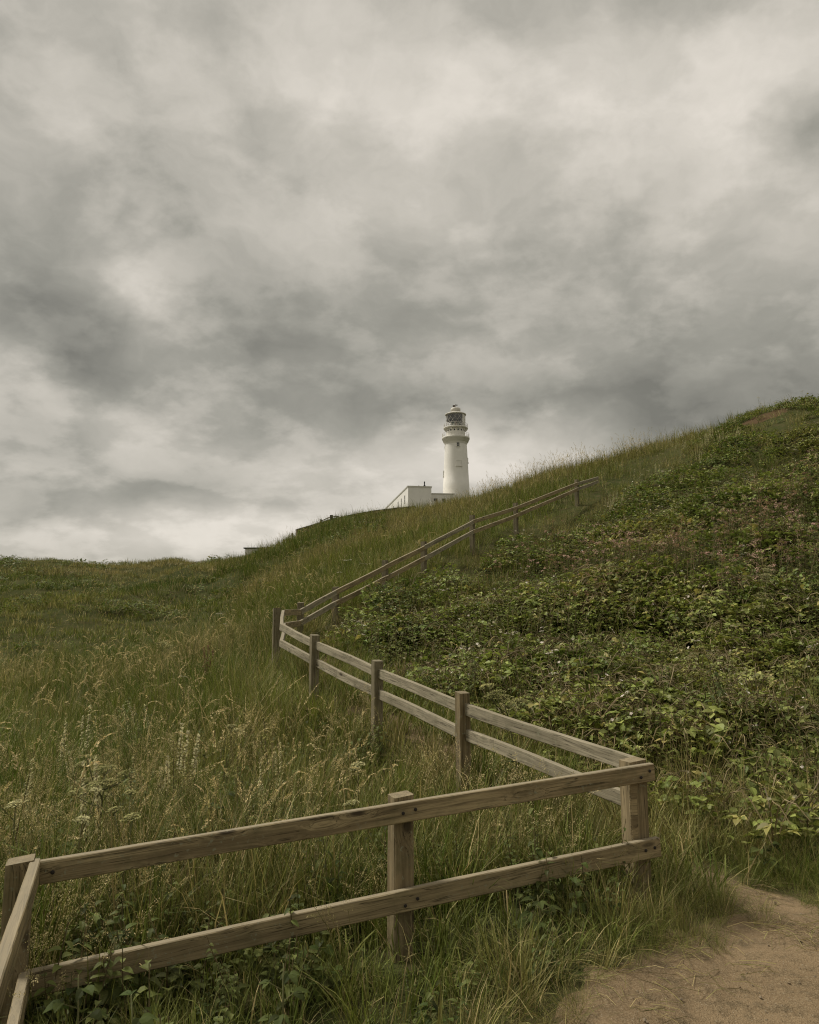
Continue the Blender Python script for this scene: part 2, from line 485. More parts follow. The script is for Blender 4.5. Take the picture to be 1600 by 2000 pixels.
def axis(lo, a, b, hi, s, g):
    c = list(np.arange(a, b, s)); st = s; q = b
    while q < hi: c.append(q); st *= g; q += st
    c.append(hi); st = s; q = a - s; left = []
    while q > lo: left.append(q); st *= g; q -= st
    left.append(lo)
    return np.array(left[::-1] + c)


ax_x = axis(-1200, -6, 8, 1200, .14, 1.035); ax_y = axis(-400, 1.5, 14, 2600, .14, 1.035)
X, Y = np.meshgrid(ax_x, ax_y); Z = H(X, Y)


def grid_mesh(name, X, Y, Z, mat):
    ny, nx = X.shape
    idx = np.arange(nx * ny).reshape(ny, nx)
    q = np.stack([idx[:-1, :-1], idx[:-1, 1:], idx[1:, 1:], idx[1:, :-1]], -1).reshape(-1, 4)
    me = bpy.data.meshes.new(name)
    me.from_pydata(np.stack([X.ravel(), Y.ravel(), Z.ravel()], 1).tolist(), [], q.tolist())
    me.polygons.foreach_set('use_smooth', np.ones(len(q), dtype=bool))
    me.materials.append(mat); me.update()
    o = bpy.data.objects.new(name, me); COL.objects.link(o)
    return o


def soil_mat():
    m, t, o = new_mat('hill_ground')
    p = t.node('ShaderNodeNewGeometry').outputs['Position']
    a = t.noise(p, .25, 5, .6); b = t.noise(p, 5.0, 5, .65); c3 = t.noise(p, 40, 4, .6)
    c = t.mix(t.mapr(a, .35, .65), (.040, .052, .018), (.066, .070, .026))
    c = t.mix(t.mapr(b, .45, .75), c, (.095, .078, .040))
    c = t.mix(t.mapr(c3, .5, .8), c, (.050, .042, .024))
    sa = t.node('ShaderNodeAttribute', attribute_name='sand').outputs['Fac']
    c = t.mix(t.math('MULTIPLY', sa, t.mapr(b, .3, .6)), c, (.150, .112, .062))
    # bare reddish scarp along the crest of the right-hand hill
    s = at(1462, 817, 27.8)
    dv = t.vmath('LENGTH', t.vmath('MULTIPLY', t.vmath('SUBTRACT', p, tuple(s)), (.50, 1.1, .9)))
    e = t.math('ADD', dv, t.math('MULTIPLY', t.noise(p, 1.6, 4, .6), 1.6))
    c = t.mix(t.mapr(e, 1.65, 1.45, 0, .9), c, (.095, .062, .037))
    bs = principled(t, c, 1.0, .0, bump(t, b, .8, .06)); t.l.new(bs.outputs[0], o.inputs[0])
    return m


terrain_o = grid_mesh('terrain', X, Y, Z, soil_mat())
_po = path_offset(X, Y) + (fbm(X / .4, Y / .4, 3, 61) - .5) * .5
_sa = terrain_o.data.attributes.new('sand', 'FLOAT', 'POINT'); _sa.data.foreach_set('value', np.clip(1 - _po / .28, 0, 1).astype(np.float32).ravel())
terrain = tag(terrain_o, 'rolling grassy clifftop ground and hillside', None, None, 'structure')


def path_mat():
    m, t, o = new_mat('sandy_path')
    p = t.node('ShaderNodeNewGeometry').outputs['Position']
    a = t.noise(p, 1.6, 5, .6); b = t.noise(p, 9, 6, .7); g = t.noise(p, 120, 3, .7)
    c = t.mix(t.mapr(a, .3, .7), (.145, .100, .053), (.275, .195, .110))
    c = t.mix(t.mapr(b, .48, .66), c, (.105, .077, .042))
    c = t.mix(t.mapr(g, .45, .75, 0, .75), c, (.36, .28, .17))
    v = t.node('ShaderNodeTexVoronoi'); t.l.new(p, v.inputs['Vector']); v.inputs['Scale'].default_value = 55
    c = t.mix(t.mapr(v.outputs['Distance'], .10, .16, .55, 0), c, (.42, .36, .27))
    h = t.math('ADD', t.math('MULTIPLY', b, .7), t.math('MULTIPLY', g, .25))
    bs = principled(t, c, .95, .12, bump(t, h, 1.0, .035)); t.l.new(bs.outputs[0], o.inputs[0])
    return m


px_ = np.arange(-2.6, 6.5, .05); py_ = np.arange(-3, 15.6, .05)
PX, PY = np.meshgrid(px_, py_)
off = path_offset(PX, PY) + (fbm(PX / .45, PY / .45, 3, 21) - .5) * .32
PZ = H(PX, PY) + np.clip(.012 - off * .12, -.06, .012) + (fbm(PX / .16, PY / .16, 2, 4) - .5) * .035
keep = off < .45
ny, nx = PX.shape
idx = -np.ones((ny, nx), dtype=int); idx[keep] = np.arange(keep.sum())
q = np.stack([idx[:-1, :-1], idx[:-1, 1:], idx[1:, 1:], idx[1:, :-1]], -1).reshape(-1, 4); q = q[(q >= 0).all(1)]
me = bpy.data.meshes.new('path')
me.from_pydata(np.stack([PX[keep], PY[keep], PZ[keep]], 1).tolist(), [], q.tolist())
me.polygons.foreach_set('use_smooth', np.ones(len(q), dtype=bool)); me.materials.append(path_mat()); me.update()
path = bpy.data.objects.new('path', me); COL.objects.link(path)
tag(path, 'trodden sandy footpath curving beside the wooden fence', None, None, 'structure')


# ------------------------------------------------------------------ wooden fence
def wood(name, axis_, dark, light, algae=True):
    m, t, o = new_mat(name)
    tc = t.node('ShaderNodeTexCoord').outputs['Object']
    rnd = t.node('ShaderNodeObjectInfo').outputs['Random']
    off_ = t.comb(t.math('MULTIPLY', rnd, 37), t.math('MULTIPLY', rnd, 11), t.math('MULTIPLY', rnd, 53))
    p = t.vmath('ADD', tc, off_)
    lo, hi = 1.2, 26.0
    sc = [hi, hi, hi]; sc[axis_] = lo
    # knots bend the grain
    vk = t.node('ShaderNodeTexVoronoi'); sk = [1.2, 1.2, 9.0] if axis_ == 0 else [5.0, 5.0, 3.0]
    if axis_ == 0: sk[0] = 2.6
    t.l.new(t.mapping(p, scale=tuple(sk)), vk.inputs['Vector']); vk.inputs['Scale'].default_value = 1.0
    kd = vk.outputs['Distance']
    bend = t.mapr(kd, 0, .45, .035, 0, True)
    pb = t.vmath('ADD', p, t.comb(*[bend if i != axis_ else 0.0 for i in range(3)]))
    g1 = t.noise(t.mapping(pb, scale=tuple(sc)), 1.0, 6, .65, .4)
    sc2 = [110.0] * 3; sc2[axis_] = 3.0
    g2 = t.noise(t.mapping(pb, scale=tuple(sc2)), 1.0, 4, .7)
    big = t.noise(p, 2.3, 4, .6)
    c = t.mix(t.mapr(g1, .36, .64), dark, light)
    c = t.mix(t.mapr(g2, .48, .68, 0, .75), c, tuple(.42 * q for q in dark))
    c = t.mix(t.mapr(big, .45, .75, 0, .5), c, tuple(.62 * q for q in dark))
    c = t.mix(t.mapr(kd, .06, .15, .9, 0, True), c, (.030, .021, .013))
    c = t.mix(t.mapr(rnd, 0, 1, 0, .25), c, tuple(.7 * q for q in light))
    sc3 = [34.0] * 3; sc3[axis_] = .9
    ck = t.math('ABSOLUTE', t.math('SUBTRACT', t.noise(t.mapping(pb, (5, 3, 1), scale=tuple(sc3)), 1.0, 3, .5), .5))
    c = t.mix(t.mapr(ck, .004, .013, .7, 0), c, (.022, .016, .010))
    li = t.noise(p, 48, 3, .6)
    c = t.mix(t.math('MULTIPLY', t.mapr(li, .60, .68, 0, .7), t.mapr(big, .40, .6)), c, (.26, .26, .175))
    if algae:
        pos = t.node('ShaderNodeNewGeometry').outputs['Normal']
        al = t.noise(p, 7, 5, .65)
        c = t.mix(t.mapr(al, .5, .75, 0, .5), c, (.075, .078, .036))
        # grey tone mixed into upward-facing sides
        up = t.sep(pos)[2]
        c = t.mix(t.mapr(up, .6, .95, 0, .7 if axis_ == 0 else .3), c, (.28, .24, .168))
    h = t.math('ADD', t.math('MULTIPLY', g1, .6), t.math('MULTIPLY', g2, .6))
    bs = principled(t, c, .85, .2, bump(t, h, .55, .004)); t.l.new(bs.outputs[0], o.inputs[0])
    return m


M_RAIL = wood('weathered_rail', 0, (.185, .140, .076), (.41, .325, .180))
M_RAILG = wood('grey_weathered_rail', 0, (.200, .172, .112), (.42, .37, .26))
M_POST = wood('weathered_post', 2, (.155, .118, .062), (.335, .262, .148))
M_POSTG = wood('grey_weathered_post', 2, (.135, .114, .066), (.27, .23, .145))
M_RAILD = wood('brown_weathered_rail', 0, (.095, .072, .040), (.20, .155, .085))
M_BOLT = plain('rusty_bolt', (.022, .017, .013), .7, .4)

fence = empty('wooden_fence', (CORNER.x, CORNER.y, h1(CORNER.x, CORNER.y)))
tag(fence, 'weathered two-rail timber fence zigzagging along the sandy footpath up the hill', 'fence')
FINV = fence.location.copy()
bolt_mb = MB(); bolt_mb.lathe([(.0065, 0), (.0088, .001), (.0088, .003), (.004, .0045)], 8, cap1=True)
BOLT_ME = bolt_mb.mesh('bolt', M_BOLT)


def plank(A, B, hgt, thick, mat, name='rail', side=None, seed=0):
    """rail whose top edge runs from A to B; side: horizontal outward direction of its face"""
    A = Vector(A); B = Vector(B); L = (B - A).length
    xax = (B - A).normalized(); yax = Vector((0, 0, 1)).cross(xax).normalized(); zax = xax.cross(yax)
    mb = MB(); n = max(2, int(L / .12)); b = .0045
    rn = random.Random(seed + int(L * 1000))
    ph = rn.uniform(0, 6); am = rn.uniform(.002, .006)
    prof = [(-thick / 2 + b, 0), (thick / 2 - b, 0), (thick / 2, -b), (thick / 2, -hgt + b), (thick / 2 - b, -hgt), (-thick / 2 + b, -hgt), (-thick / 2, -hgt + b), (-thick / 2, -b)]
    vs = []; fs = []
    for i in range(n + 1):
        s = i / n
        wob = am * math.sin(ph + s * 5) ; wz = am * .8 * math.sin(ph * 2 + s * 4)
        for (yy, zz_) in prof:
            vs.append((s * L, yy + wob + rn.uniform(-.0007, .0007), zz_ + wz + rn.uniform(-.0008, .0008)))
    for i in range(n):
        for k in range(8):
            a, c = i * 8 + k, i * 8 + (k + 1) % 8
            fs.append((a, a + 8, c + 8, c))
    fs.append(tuple(range(8))); fs.append(tuple(n * 8 + 7 - k for k in range(8)))
    mb.add(vs, fs)
    M = Matrix((xax, yax, zax)).transposed().to_4x4(); M.translation = A - FINV
    return mb.build(name, mat, fence, False, M)


def post(P, rz, wx, wy, top, bottom, mat, name='post', seed=0):
    rn = random.Random(seed); mb = MB(); n = 8; b = .007
    hx, hy = wx / 2, wy / 2
    prof = [(-hx + b, -hy), (hx - b, -hy), (hx, -hy + b), (hx, hy - b), (hx - b, hy), (-hx + b, hy), (-hx, hy - b), (-hx, -hy + b)]
    vs = []; fs = []; tilt = (rn.uniform(-.008, .008), rn.uniform(-.008, .008))
    for i in range(n + 1):
        z = (bottom - top) * (1 - i / n)
        for k, (a, c) in enumerate(prof):
            sl = 0.006 * (a / hx) if i == n else 0
            vs.append((a + tilt[0] * z + rn.uniform(-.0012, .0012), c + tilt[1] * z + rn.uniform(-.0012, .0012), z + sl))
    for i in range(n):
        for k in range(8):
            a, c = i * 8 + k, i * 8 + (k + 1) % 8
            fs.append((a, c, c + 8, a + 8))
    fs.append(tuple(n * 8 + k for k in range(8)))
    mb.add(vs, fs)
    M = Matrix.Rotation(rz, 4, 'Z'); M.translation = Vector((P[0], P[1], top)) - FINV
    return mb.build(name, mat, fence, False, M)


def bolts(rail, spots, thick):
    """bolt heads on the camera-side face, (along, down) from the rail's start"""
    for (s, zdn) in spots:
        o = bpy.data.objects.new('bolt', BOLT_ME); COL.objects.link(o); o.parent = rail
        M = Matrix.Rotation(PI / 2, 4, 'X'); M.translation = Vector((s, -thick / 2 - .0055, -zdn)); o.matrix_local = M


TH = .042
# near run: left corner -> middle post -> right corner, rails on the camera side of the posts
LT, RT = at(78, 1680, 3.52), at(1272, 1490, 4.60)
LB, RB = at(62, 1893, 3.50), at(1283, 1634, 4.60)
run = (RT - LT); run.z = 0; run.normalize(); nrm = Vector((run.y, -run.x, 0))       # nrm points to the camera side
rzn = math.atan2(run.y, run.x)
rail_t = plank(LT, RT, .094, TH, M_RAIL, seed=1); rail_b = plank(LB, RB, .100, TH, M_RAIL, seed=2)
PWD = .142
pc = RT - run * .066 - nrm * (TH / 2 + .060)
post((pc.x, pc.y), rzn, .112, .110, pc.z + .010, pc.z - 1.25, M_POST, seed=3)
pb = RT - run * .110 - nrm * (TH / 2 + .004)
post((pb.x, pb.y), rzn, .048, .020, RT.z - .098, RT.z - .415, M_RAIL, 'batten', seed=4)
Lr = (RT - LT).length
fm = .530; pm = LT.lerp(RT, fm) - nrm * (TH / 2 + .062)
mp = post((pm.x, pm.y), rzn, .104, .110, pm.z + .020, pm.z - 1.3, M_POST, seed=5)
pl = LT - run * .075 - nrm * .03
post((pl.x, pl.y), rzn, .105, .112, LT.z + .002, LT.z - 1.35, M_POST, seed=6)
bolts(rail_t, [(Lr - .035, .035), (Lr - .095, .062), (Lr * fm - .03, .045), (Lr * fm + .035, .036), (.05, .05)], TH)
Lb = (RB - LB).length
bolts(rail_b, [(Lb - .04, .045), (Lb - .10, .05), (Lb * fm - .03, .062), (Lb * fm + .035, .042)], TH)
# run coming back towards the photographer from the left corner
for (sp, ep, hh, sd) in ((LT, at(-30, 2010, 2.02), .094, 7), (LB, at(-40, 2330, 2.0), .100, 8)):
    d0 = Vector((.345, -.938, 0)).normalized()
    s0 = sp - run * .022 + nrm * -.02; e0 = s0 + d0 * 2.0; e0.z = s0.z - .02
    plank(s0, e0, hh, .042, M_RAIL, seed=sd)
    if sd == 7: post((e0.x - .08, e0.y - .02), math.atan2(d0.y, d0.x), .125, .125, e0.z + .03, e0.z - 1.3, M_POST, seed=9)
# middle run
mid = [at(px, py, D) for (px, py, D, h) in MID_POSTS]
N0 = at(549, 1217, 10.25)
rz_m = []
pts_top = [at(1240, 1481, 4.72), at(903, 1366, 6.24), at(737, 1298, 7.74), at(615, 1244, 9.05), N0]
for i, (p, (px, py, D, h)) in enumerate(zip(mid, MID_POSTS)):
    dvec = pts_top[i + 2] - pts_top[i]
    rz = math.atan2(dvec.y, dvec.x); left = Vector((-dvec.y, dvec.x, 0)).normalized()
    if left.x > 0: left = -left
    q = Vector((p.x, p.y, 0))
    post((q.x, q.y), rz, .085, .092, p.z, p.z - h - .4, M_POSTG if i != 0 else M_POST, seed=20 + i)
tops = [at(1240, 1479, 4.74), at(903, 1371, 6.34), at(737, 1304, 7.84), at(615, 1250, 9.13), at(549, 1218, 10.25)]
bots = [at(1222, 1543, 4.80), at(903, 1421, 6.34), at(737, 1344, 7.84), at(615, 1285, 9.13), at(549, 1249, 10.25)]
for rowi, row in enumerate((tops, bots)):
    for i in range(4):
        a, b = row[i], row[i + 1]
        dd = (b - a).normalized()
        a2 = a + dd * (.002 if i == 0 else .055); b2 = b - dd * .055
        if i == 3: b2 = b
        if i == 0 and rowi == 1: a2 = a
        plank(b2, a2, .088, .04, M_RAILG, seed=30 + rowi * 4 + i)
# corner at the back and the run climbing the hill
far = [at(px, py, D) for (px, py, D, h) in FAR_POSTS]
def rails_between(a_t, b_t, a_b, b_b, sd, mat):
    plank(a_t, b_t, .098, .045, mat, seed=sd); plank(a_b, b_b, .098, .045, mat, seed=sd + 1)
F0 = far[0]
Ft, Fb = at(553, 1192, 12.3), at(556, 1217, 12.3)
rails_between(at(550, 1218, 10.30), Ft, at(551, 1249, 10.30), Fb, 41, M_RAILG)
dn = Vector((0, 0, 1))
prev_t, prev_b = at(555, 1191, 12.45), at(558, 1216, 12.45)
FT = [(586, 1190, 14.3), (655, 1153, 15.4), (752, 1104, 16.9), (828, 1066, 18.2), (923, 1016, 19.9), (1008, 989, 21.9), (1127, 942, 24.9), (1168, 931, 26.5)]
FB = [(586, 1212, 14.3), (655, 1174, 15.4), (752, 1126, 16.9), (828, 1087, 18.2), (923, 1036, 19.9), (1008, 1004, 21.9), (1127, 953, 24.9), (1168, 938, 26.5)]
post((F0.x, F0.y), .3, .11, .11, F0.z, F0.z - 1.2, M_POSTG, seed=45)
for i in range(8):
    tt, bb = at(*FT[i]), at(*FB[i])
    rails_between(prev_t, tt, prev_b, bb, 50 + 2 * i, M_RAILG if i % 3 == 1 else M_RAIL)
    if i < 7:
        px, py, D, h = FAR_POSTS[i + 1]; p = far[i + 1]
        dv = tt - prev_t
        post((p.x, p.y + .09), math.atan2(dv.y, dv.x), .11, .11, p.z + .04, p.z - h - .5, M_POSTG, seed=70 + i)
    d3 = (tt - prev_t).normalized() * .006
    prev_t, prev_b = tt + d3, bb + d3

# ------------------------------------------------------------------ lighthouse
M_WPAINT = plain('white_masonry_paint', (.76, .735, .675), .75, .25, .06, .6)
M_WTRIM = plain('cream_painted_stone', (.66, .635, .565), .75, .25, .08, .8)
M_WMETAL = plain('white_painted_iron', (.56, .53, .46), .5, .4, .06, 2)
M_DARKR = plain('dark_lantern_lining', (.030, .028, .022), .6, .3)
M_LENS = plain('optic_glass', (.15, .19, .15), .15, .6, .45, 1.6)
M_BRASS = plain('rusty_brass', (.16, .09, .045), .5, .5, .3, 3)
M_VANE = plain('dark_iron', (.09, .065, .045), .6, .4, .3, 3)
M_LEAD = plain('black_cowl', (.016, .016, .016), .6, .3)
M_FRAME = plain('white_window_frame', (.62, .60, .54), .5, .4)


def pane_mat():
    m, t, o = new_mat('dark_window_glass')
    b = principled(t, (.012, .014, .013), .06, .6); t.l.new(b.outputs[0], o.inputs[0]); return m


def clear_glass():
    m, t, o = new_mat('lantern_glass')
    g = t.node('ShaderNodeBsdfGlossy'); g.inputs['Roughness'].default_value = .03
    tr = t.node('ShaderNodeBsdfTransparent'); mx = t.node('ShaderNodeMixShader'); mx.inputs[0].default_value = .10
    t.l.new(tr.outputs[0], mx.inputs[1]); t.l.new(g.outputs[0], mx.inputs[2]); t.l.new(mx.outputs[0], o.inputs[0]); return m


M_PANE = pane_mat(); M_LGLASS = clear_glass()
DL = 196.0
LC = at(891.5, 985, DL)
PXM = DL / FPX


def zl(py): return at(891.5, py, DL).z


gz = h1(LC.x, LC.y)
base_z = min(gz, zl(1000)) - .3
lh = empty('lighthouse', (LC.x, LC.y, base_z))
tag(lh, 'tall white lighthouse tower with dark diamond-paned lantern on the hilltop', 'lighthouse')


def ZL(py): return zl(py) - base_z


def rad(crop_w): return crop_w / 5.333 / 2 * PXM


mb = MB()
mb.lathe([(3.42, 0), (3.30, ZL(956)), (3.24, ZL(943)), (3.20, ZL(942.4)), (3.05, ZL(915)), (2.86, ZL(885)), (2.76, ZL(869.5))], 64)
tower = mb.build('tower', M_WPAINT, lh, True)
mb = MB()
mb.lathe([(2.74, ZL(870)), (2.84, ZL(868)), (2.95, ZL(865.5)), (3.0, ZL(864.8)), (3.14, ZL(864.5)), (3.18, ZL(862)), (3.30, ZL(861.7)), (3.33, ZL(859.2)), (3.46, ZL(859)), (3.50, ZL(856.5)), (3.46, ZL(855.5)), (2.3, ZL(855))], 64)
mb.build('gallery', M_WTRIM, lh, True)


def railing(rr, z0, hgt, nposts, nr, name):
    mb = MB()
    for k in range(nposts):
        a = 2 * PI * k / nposts
        mb.tube([(rr * math.cos(a), rr * math.sin(a), z0), (rr * math.cos(a), rr * math.sin(a), z0 + hgt)], .035, 5)
    for j in range(nr):
        z = z0 + hgt * (j + 1) / nr
        mb.tube([(rr * math.cos(2 * PI * k / 48), rr * math.sin(2 * PI * k / 48), z) for k in range(49)], .028, 4)
    return mb.build(name, M_WMETAL, lh)


railing(3.36, ZL(855.6), 1.05, 26, 2, 'railing')
mb = MB(); mb.lathe([(2.38, ZL(855.3)), (2.38, ZL(842)), (2.42, ZL(841)), (2.55, ZL(840))], 48)
drum = mb.build('service_room', M_WPAINT, lh, True)
for k in range(16):
    a = 2 * PI * (k + .5) / 16
    mb = MB(); mb.box(2.36, 2.405, -.17, .17, 0, .58)
    o = mb.build('window', M_PANE, lh); M = Matrix.Rotation(a, 4, 'Z'); M.translation = Vector((0, 0, ZL(844.6))); o.matrix_local = M
    mb = MB(); mb.add([(2.38, -.06, 0), (2.38, .06, 0), (3.0, .06, .62), (3.0, -.06, .62), (2.38, .06, .72), (2.38, -.06, .72)], [(0, 3, 2, 1), (0, 5, 3), (1, 2, 4), (2, 3, 5, 4), (0, 1, 4, 5)])
    o = mb.build('bracket', M_WTRIM, lh); M = Matrix.Rotation(2 * PI * k / 16, 4, 'Z'); M.translation = Vector((0, 0, ZL(844.3))); o.matrix_local = M
mb = MB(); mb.lathe([(2.42, ZL(839.4)), (2.9, ZL(838.6)), (3.08, ZL(838)), (3.10, ZL(836.4)), (3.0, ZL(835.8)), (2.3, ZL(835.4))], 48)
mb.build('lantern_gallery', M_WTRIM, lh, True)
railing(2.98, ZL(835.8), .9, 22, 2, 'railing')
# lantern: glazing, lattice, optic
z0, z1 = ZL(835.6), ZL(811)
mb = MB(); mb.lathe([(2.40, z0), (2.40, z1)], 32); lg = mb.build('glazing', M_LGLASS, lh)
mb = MB()
NB = 13; rr = 2.44
for k in range(NB):
    for sgn in (-1, 1):
        pts = []
        for j in range(13):
            a = 2 * PI * (k / NB + sgn * (j / 12) * 2.0 / NB)
            pts.append((rr * math.cos(a), rr * math.sin(a), z0 + (z1 - z0) * j / 12))
        mb.tube(pts, .030, 4)
mb.lathe([(2.47, z0), (2.47, z0 + .18), (2.40, z0 + .18)], 32); mb.lathe([(2.40, z1 - .1), (2.47, z1 - .1), (2.47, z1)], 32)
mb.build('glazing_bars', M_WMETAL, lg)
mb = MB(); mb.lathe([(0.01, z0 + .05), (.9, z0 + .1), (1.25, z0 + .5), (1.35, z0 + .9), (1.2, z0 + 1.35), (.85, z0 + 1.65), (.01, z0 + 1.7)], 24)
mb.build('optic', M_LENS, lh, False)
mb = MB(); mb.box(-.25, .25, -1.45, -1.2, z0 + .1, z0 + 1.5); mb.build('optic_frame', M_BRASS, lh)
mb = MB(); mb.lathe([(.02, z1 - .05), (2.25, z1 - .12), (2.25, z0 + 1.75), (.02, z0 + 1.7)], 32); mb.build('lantern_lining', M_DARKR, lh)
# landward blanked panel on the right side of the lantern
mb = MB()
vs = []; fs = []
for j in range(9):
    a = math.radians(-48 + j * 12)
    vs += [(2.36 * math.cos(a), 2.36 * math.sin(a), z0), (2.36 * math.cos(a), 2.36 * math.sin(a), z1)]
for j in range(8): fs.append((2 * j, 2 * j + 2, 2 * j + 3, 2 * j + 1))
mb.add(vs, fs); mb.build('blanking_panel', M_WPAINT, lh, True)
mb = MB(); mb.lathe([(2.45, z1 - .06), (2.66, z1 - .02), (2.66, ZL(809.5)), (2.4, ZL(808.6)), (2.0, ZL(807.2)), (1.5, ZL(805.8)), (1.22, ZL(805.2))], 48)
roof = mb.build('roof', M_WMETAL, lh, True)
mb = MB(); mb.lathe([(1.16, ZL(805.5)), (1.16, ZL(804.6)), (1.24, ZL(804.4)), (1.24, ZL(799)), (1.12, ZL(797.6)), (.78, ZL(796.8)), (.6, ZL(796.2)), (.01, ZL(795.9))], 32)
mb.build('ventilator', M_WMETAL, roof, True)
mb = MB(); mb.tube([(0, 0, ZL(796.2)), (0, 0, ZL(789))], .045, 6); mb.box(-.72, -.12, -.03, .03, ZL(795), ZL(791.3)); mb.box(.12, .5, -.03, .03, ZL(791.6), ZL(790.4)); mb.box(-.5, .5, -.02, .02, ZL(792.4), ZL(791.9))
mb.build('weather_vane', M_VANE, roof)


def tower_r(z):
    prof = [(3.42, 0), (3.30, ZL(956)), (3.24, ZL(943)), (3.05, ZL(915)), (2.86, ZL(885)), (2.76, ZL(869.5))]
    return float(np.interp(z, [p[1] for p in prof], [p[0] for p in prof]))


def tower_window(azd, pyc, wd, hg, blank=False):
    z = ZL(pyc); rr = tower_r(z); a = math.radians(azd)
    M = Matrix.Rotation(a, 4, 'Z'); M.translation = Vector((0, 0, z))
    mb = MB(); mb.box(rr - .12, rr + .05, -wd / 2, wd / 2, -hg / 2, hg / 2)
    wn = mb.build('window', M_WPAINT if blank else M_PANE, lh, False, M)
    mb = MB()
    mb.box(rr - .1, rr + .10, -wd / 2 - .12, wd / 2 + .12, hg / 2, hg / 2 + .13)
    if not blank:
        mb.box(rr - .1, rr + .07, -.03, .03, -hg / 2, hg / 2); mb.box(rr - .1, rr + .072, -wd / 2, wd / 2, -.035, .035)
    mb.box(rr - .1, rr + .09, -wd / 2 - .07, -wd / 2, -hg / 2, hg / 2); mb.box(rr - .1, rr + .09, wd / 2, wd / 2 + .07, -hg / 2, hg / 2)
    mb.build('frame', M_FRAME, wn)
    mb = MB(); mb.box(rr - .1, rr + .22, -wd / 2 - .22, wd / 2 + .22, -hg / 2 - .14, -hg / 2); mb.build('sill', M_WTRIM, wn)


tower_window(-82, 872.5, .62, .95); tower_window(-79, 909.5, 1.2, 1.25, True); tower_window(-176, 926, .6, 1.3); tower_window(3, 900, .6, 1.0)
mb = MB(); mb.tube([(-2.6, -.9, ZL(868)), (-3.05, -1.05, ZL(880))], .05, 5); mb.build('drain_pipe', M_WTRIM, lh)
for o in lh.children_recursive:
    pass

# ------------------------------------------------------------------ keepers' buildings
dirL = Vector((-.1729, .985, 0)).normalized(); dirR = Vector((.985, .1729, 0)).normalized()


def building(name, P, rz, L, Wd, z0, z1, label, wins_side, wins_front, parapet=.28, cat='building'):
    """P: near corner; local x along the front, local y along the side"""
    b = empty(name, (P.x, P.y, z0), rz); tag(b, label, cat)
    h = z1 - z0
    mb = MB(); mb.box(0, Wd, 0, L, 0, h - parapet); mb.build('wall', M_WPAINT, b)
    mb = MB(); mb.box(-.10, Wd + .10, -.10, L + .10, h - parapet, h - .06); mb.box(-.16, Wd + .16, -.16, L + .16, h - .06, h + .04); mb.build('parapet', M_WTRIM, b)
    for (s, zb, ww, hh) in wins_side:
        mb = MB(); mb.box(-.012, .10, s - ww / 2, s + ww / 2, zb, zb + hh); wn = mb.build('window', M_PANE, b)
        mb = MB(); mb.box(-.05, .02, s - ww / 2 - .08, s - ww / 2, zb, zb + hh); mb.box(-.05, .02, s + ww / 2, s + ww / 2 + .08, zb, zb + hh); mb.box(-.05, .02, s - ww / 2 - .08, s + ww / 2 + .08, zb + hh, zb + hh + .08); mb.box(-.03, .02, s - ww / 2, s + ww / 2, zb + hh * .48, zb + hh * .53); mb.build('frame', M_FRAME, wn)
        mb = MB(); mb.box(-.14, .02, s - ww / 2 - .12, s + ww / 2 + .12, zb - .10, zb); mb.build('sill', M_WTRIM, wn)
    for (s, zb, ww, hh) in wins_front:
        mb = MB(); mb.box(s - ww / 2, s + ww / 2, -.012, .10, zb, zb + hh); wn = mb.build('window', M_PANE, b)
        mb = MB(); mb.box(s - ww / 2 - .07, s - ww / 2, -.05, .02, zb, zb + hh); mb.box(s + ww / 2, s + ww / 2 + .07, -.05, .02, zb, zb + hh); mb.box(s - ww / 2 - .07, s + ww / 2 + .07, -.05, .02, zb + hh, zb + hh + .07); mb.box(s - .025, s + .025, -.03, .02, zb, zb + hh); mb.build('frame', M_FRAME, wn)
        mb = MB(); mb.box(s - ww / 2 - .1, s + ww / 2 + .1, -.13, .02, zb - .09, zb); mb.build('sill', M_WTRIM, wn)
    return b


K0 = at(797.2, 949, 185)
kz1 = K0.z; kz0 = min(h1(K0.x, K0.y), at(797, 1000, 185).z) - .5
rzk = math.atan2(dirR.y, dirR.x)
hk = kz1 - kz0
keep_ = building('keepers_house', K0, rzk, 37, 5.6, kz0, kz1, 'long white flat-roofed house with tall narrow windows left of the lighthouse', [(s, hk - 3.35, .9, 1.75) for s in (4.6, 9.6, 14.6, 22, 28)] + [(2.2, hk - 5.6, .5, .5)], [])
cwl = keep_
mb = MB(); mb.add([(3.85, 1.6, hk), (4.85, 1.6, hk), (4.85, 2.6, hk), (3.85, 2.6, hk), (4.1, 1.9, hk + .55), (4.6, 1.9, hk + .55), (4.6, 2.3, hk + .55), (4.1, 2.3, hk + .55)], [(0, 1, 5, 4), (1, 2, 6, 5), (2, 3, 7, 6), (3, 0, 4, 7), (4, 5, 6, 7)])
mb.lathe([(.22, hk + .5), (.13, hk + .75), (.13, hk + 1.25), (.17, hk + 1.3), (.1, hk + 1.55), (.01, hk + 1.6)], 10, cx=4.35, cy=2.1)
mb.build('chimney', M_LEAD, keep_)
mb = MB(); mb.lathe([(.10, hk), (.10, hk + .3), (.18, hk + .32), (.14, hk + .45), (.01, hk + .5)], 10, cx=2.9, cy=1.8); mb.build('flue', M_VANE, keep_)
J0 = at(842.5, 963.5, 189)
jz0 = min(h1(J0.x, J0.y), at(842, 1002, 189).z) - .5; hj = J0.z - jz0
link = building('link_building', J0, .10, 5.0, 5.6, jz0, J0.z, 'low white flat-roofed annexe with two small dark windows joining house and lighthouse', [], [(1.05, hj - 1.95, .82, .70), (3.05, hj - 1.95, .82, .70)], .22)
q0 = at(842.5, 978.5, 180); qz = h1(q0.x, q0.y) - .4
